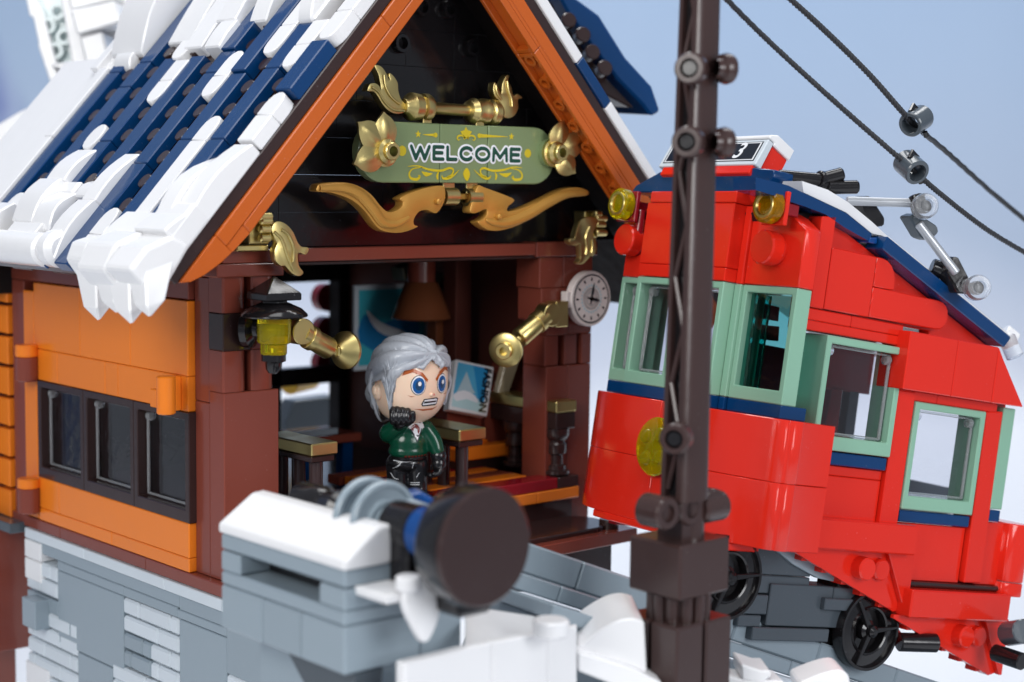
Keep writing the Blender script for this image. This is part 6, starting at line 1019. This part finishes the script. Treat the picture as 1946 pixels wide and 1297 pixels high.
# jumper and trouser prints
def tree_of(o):
    b = bmesh.new(); b.from_mesh(o.data); bmesh.ops.transform(b, matrix=Matrix.Translation(OFF[o.name]), verts=b.verts); t = BVHTree.FromBMesh(b); b.free(); return t
TT = tree_of(torso); TL_ = tree_of(legs); BMX = FM @ Matrix.Translation((fx(790), 0, 0)) @ rot('Z', 10)
def bp_(name, pts, m, lift, tr=TT, par=torso, cuts=2): drop(name, [(x * SC - 0 if False else (px - 796) * SC, fz(py)) for px, py in pts for x in (0,)], m, tr, BMX, lift, cuts, par)
bp_('shirt', [(776, 801), (790, 795), (806, 798), (802, 815), (794, 834), (784, 815)], INKB, .010); bp_('shirt', [(778, 802), (790, 796), (804, 799), (800, 814), (794, 830), (786, 814)], INKW, .016)
bp_('collar', [(774, 800), (784, 795), (790, 802), (780, 808)], INKW, .026, cuts=1); bp_('collar', [(796, 801), (806, 796), (808, 806), (800, 808)], INKW, .026, cuts=1)
bp_('cravat', [(782, 803), (790, 799), (799, 803), (799, 812), (796, 820), (794, 809), (789, 805), (786, 812), (782, 808)], INKR, .022)
for k in range(7): bp_('belt_print', [(769 + 6.6 * k, 859), (773.5 + 6.6 * k, 859), (773.5 + 6.6 * k, 863), (769 + 6.6 * k, 863)], INKR, .014, cuts=1)
def line(pts, w, name='seam'):
    P = [tuple(p) for p in pts]; R2 = ribbon([(a, b) for a, b in P], [w * 1, w * 1], 3); k = len(R2) // 2
    for i in range(k - 1): pass
    b2 = bmesh.new(); vs = [b2.verts.new(((p[0] - 799) * SC, 0, fz(p[1]))) for p in R2]
    for i in range(k - 1): b2.faces.new([vs[i], vs[i + 1], vs[2 * k - 2 - i], vs[2 * k - 1 - i]])
    d = (BMX.to_3x3() @ Vector((0, 1, 0))).normalized()
    for v in b2.verts:
        o_ = BMX @ Vector((v.co.x, -6, v.co.z)); h = TL_.ray_cast(o_, d); v.co = (h[0] - d * .012) if h[0] is not None else BMX @ Vector((v.co.x, -.5, v.co.z))
    bmesh.ops.recalc_face_normals(b2, faces=b2.faces); finish(name, b2, INKW, legs, ang=1.5)
line([(752, 869), (775, 871), (808, 867)], 1.1); line([(766, 872), (758, 880), (751, 885)], .9); line([(764, 876), (757, 883)], .6); line([(790, 872), (787, 884)], .8); line([(748, 894), (754, 904), (762, 906)], .9); line([(746, 915), (762, 917)], 1.1); line([(746, 920), (762, 921)], 1.1); line([(786, 914), (803, 913)], 1.1); line([(786, 918), (803, 917)], 1.1); line([(802, 893), (796, 903)], .8)
# gloved hands: palm, four fingers of unequal length, thumb
def hand(name, base, dirv, side, curl, sc_=1.0):
    d = Vector(dirv).normalized(); s = Vector(side); s = (s - d * s.dot(d)).normalized(); n_ = d.cross(s); b = Vector(base); caps = [('E', tuple(b + d * .12), (.17 * sc_, .17 * sc_, .19 * sc_), None), ('T', [tuple(b - d * .16), tuple(b)], [.19 * sc_, .16 * sc_])]
    for k, ln in enumerate((.26, .30, .285, .22)):
        o_ = b + s * (-.135 + .09 * k) * sc_ + d * .2 * sc_; P = [o_]; ang = 0; cur = d.copy()
        for q in range(3):
            ang += curl * (.8, 1.1, 1.0)[q]; cur = d * math.cos(ang) + n_ * math.sin(ang); P.append(P[-1] + cur * ln * (.42, .34, .28)[q] * sc_)
        caps.append(('T', [tuple(p) for p in P], [.062 * sc_, .058 * sc_, .05 * sc_]))
    o_ = b - s * .13 * sc_ + d * .04; caps.append(('T', [tuple(o_), tuple(o_ - s * .09 * sc_ + d * .12 + n_ * .08), tuple(o_ - s * .02 * sc_ + d * .22 + n_ * .17)], [.075 * sc_, .06 * sc_]))
    return body(name, caps, BLACKF, vox=.022, smooth_it=3)
hq = Vector((fx(759), -.92, fz(781)))
caps = [('E', tuple(hq + Vector((0, .05, -.02))), (.32, .20, .28), None), ('T', [(fx(756), -.48, fz(800)), tuple(hq + Vector((-.02, .05, -.2)))], [.24, .22]), ('T', [tuple(hq + Vector(v)) for v in ((.24, .0, -.20), (.42, -.14, -.04), (.44, -.22, .18))], [.13, .11, .085])]
for k, ln in enumerate((.90, 1.0, .97, .86)):
    x_ = -.255 + .17 * k; caps.append(('T', [tuple(hq + Vector((x_, v[0], v[1] * ln))) for v in ((.12, .20), (-.06, .31), (-.24, .20), (-.30, .0), (-.24, -.16))], [.10, .112, .112, .10, .088]))
body('hand', caps, BLACKF, vox=.026, smooth_it=3)
hand('hand', (fx(834), -.08, fz(872)), (.05, -.12, -1), (.3, -1, 0), .62, 1.5)
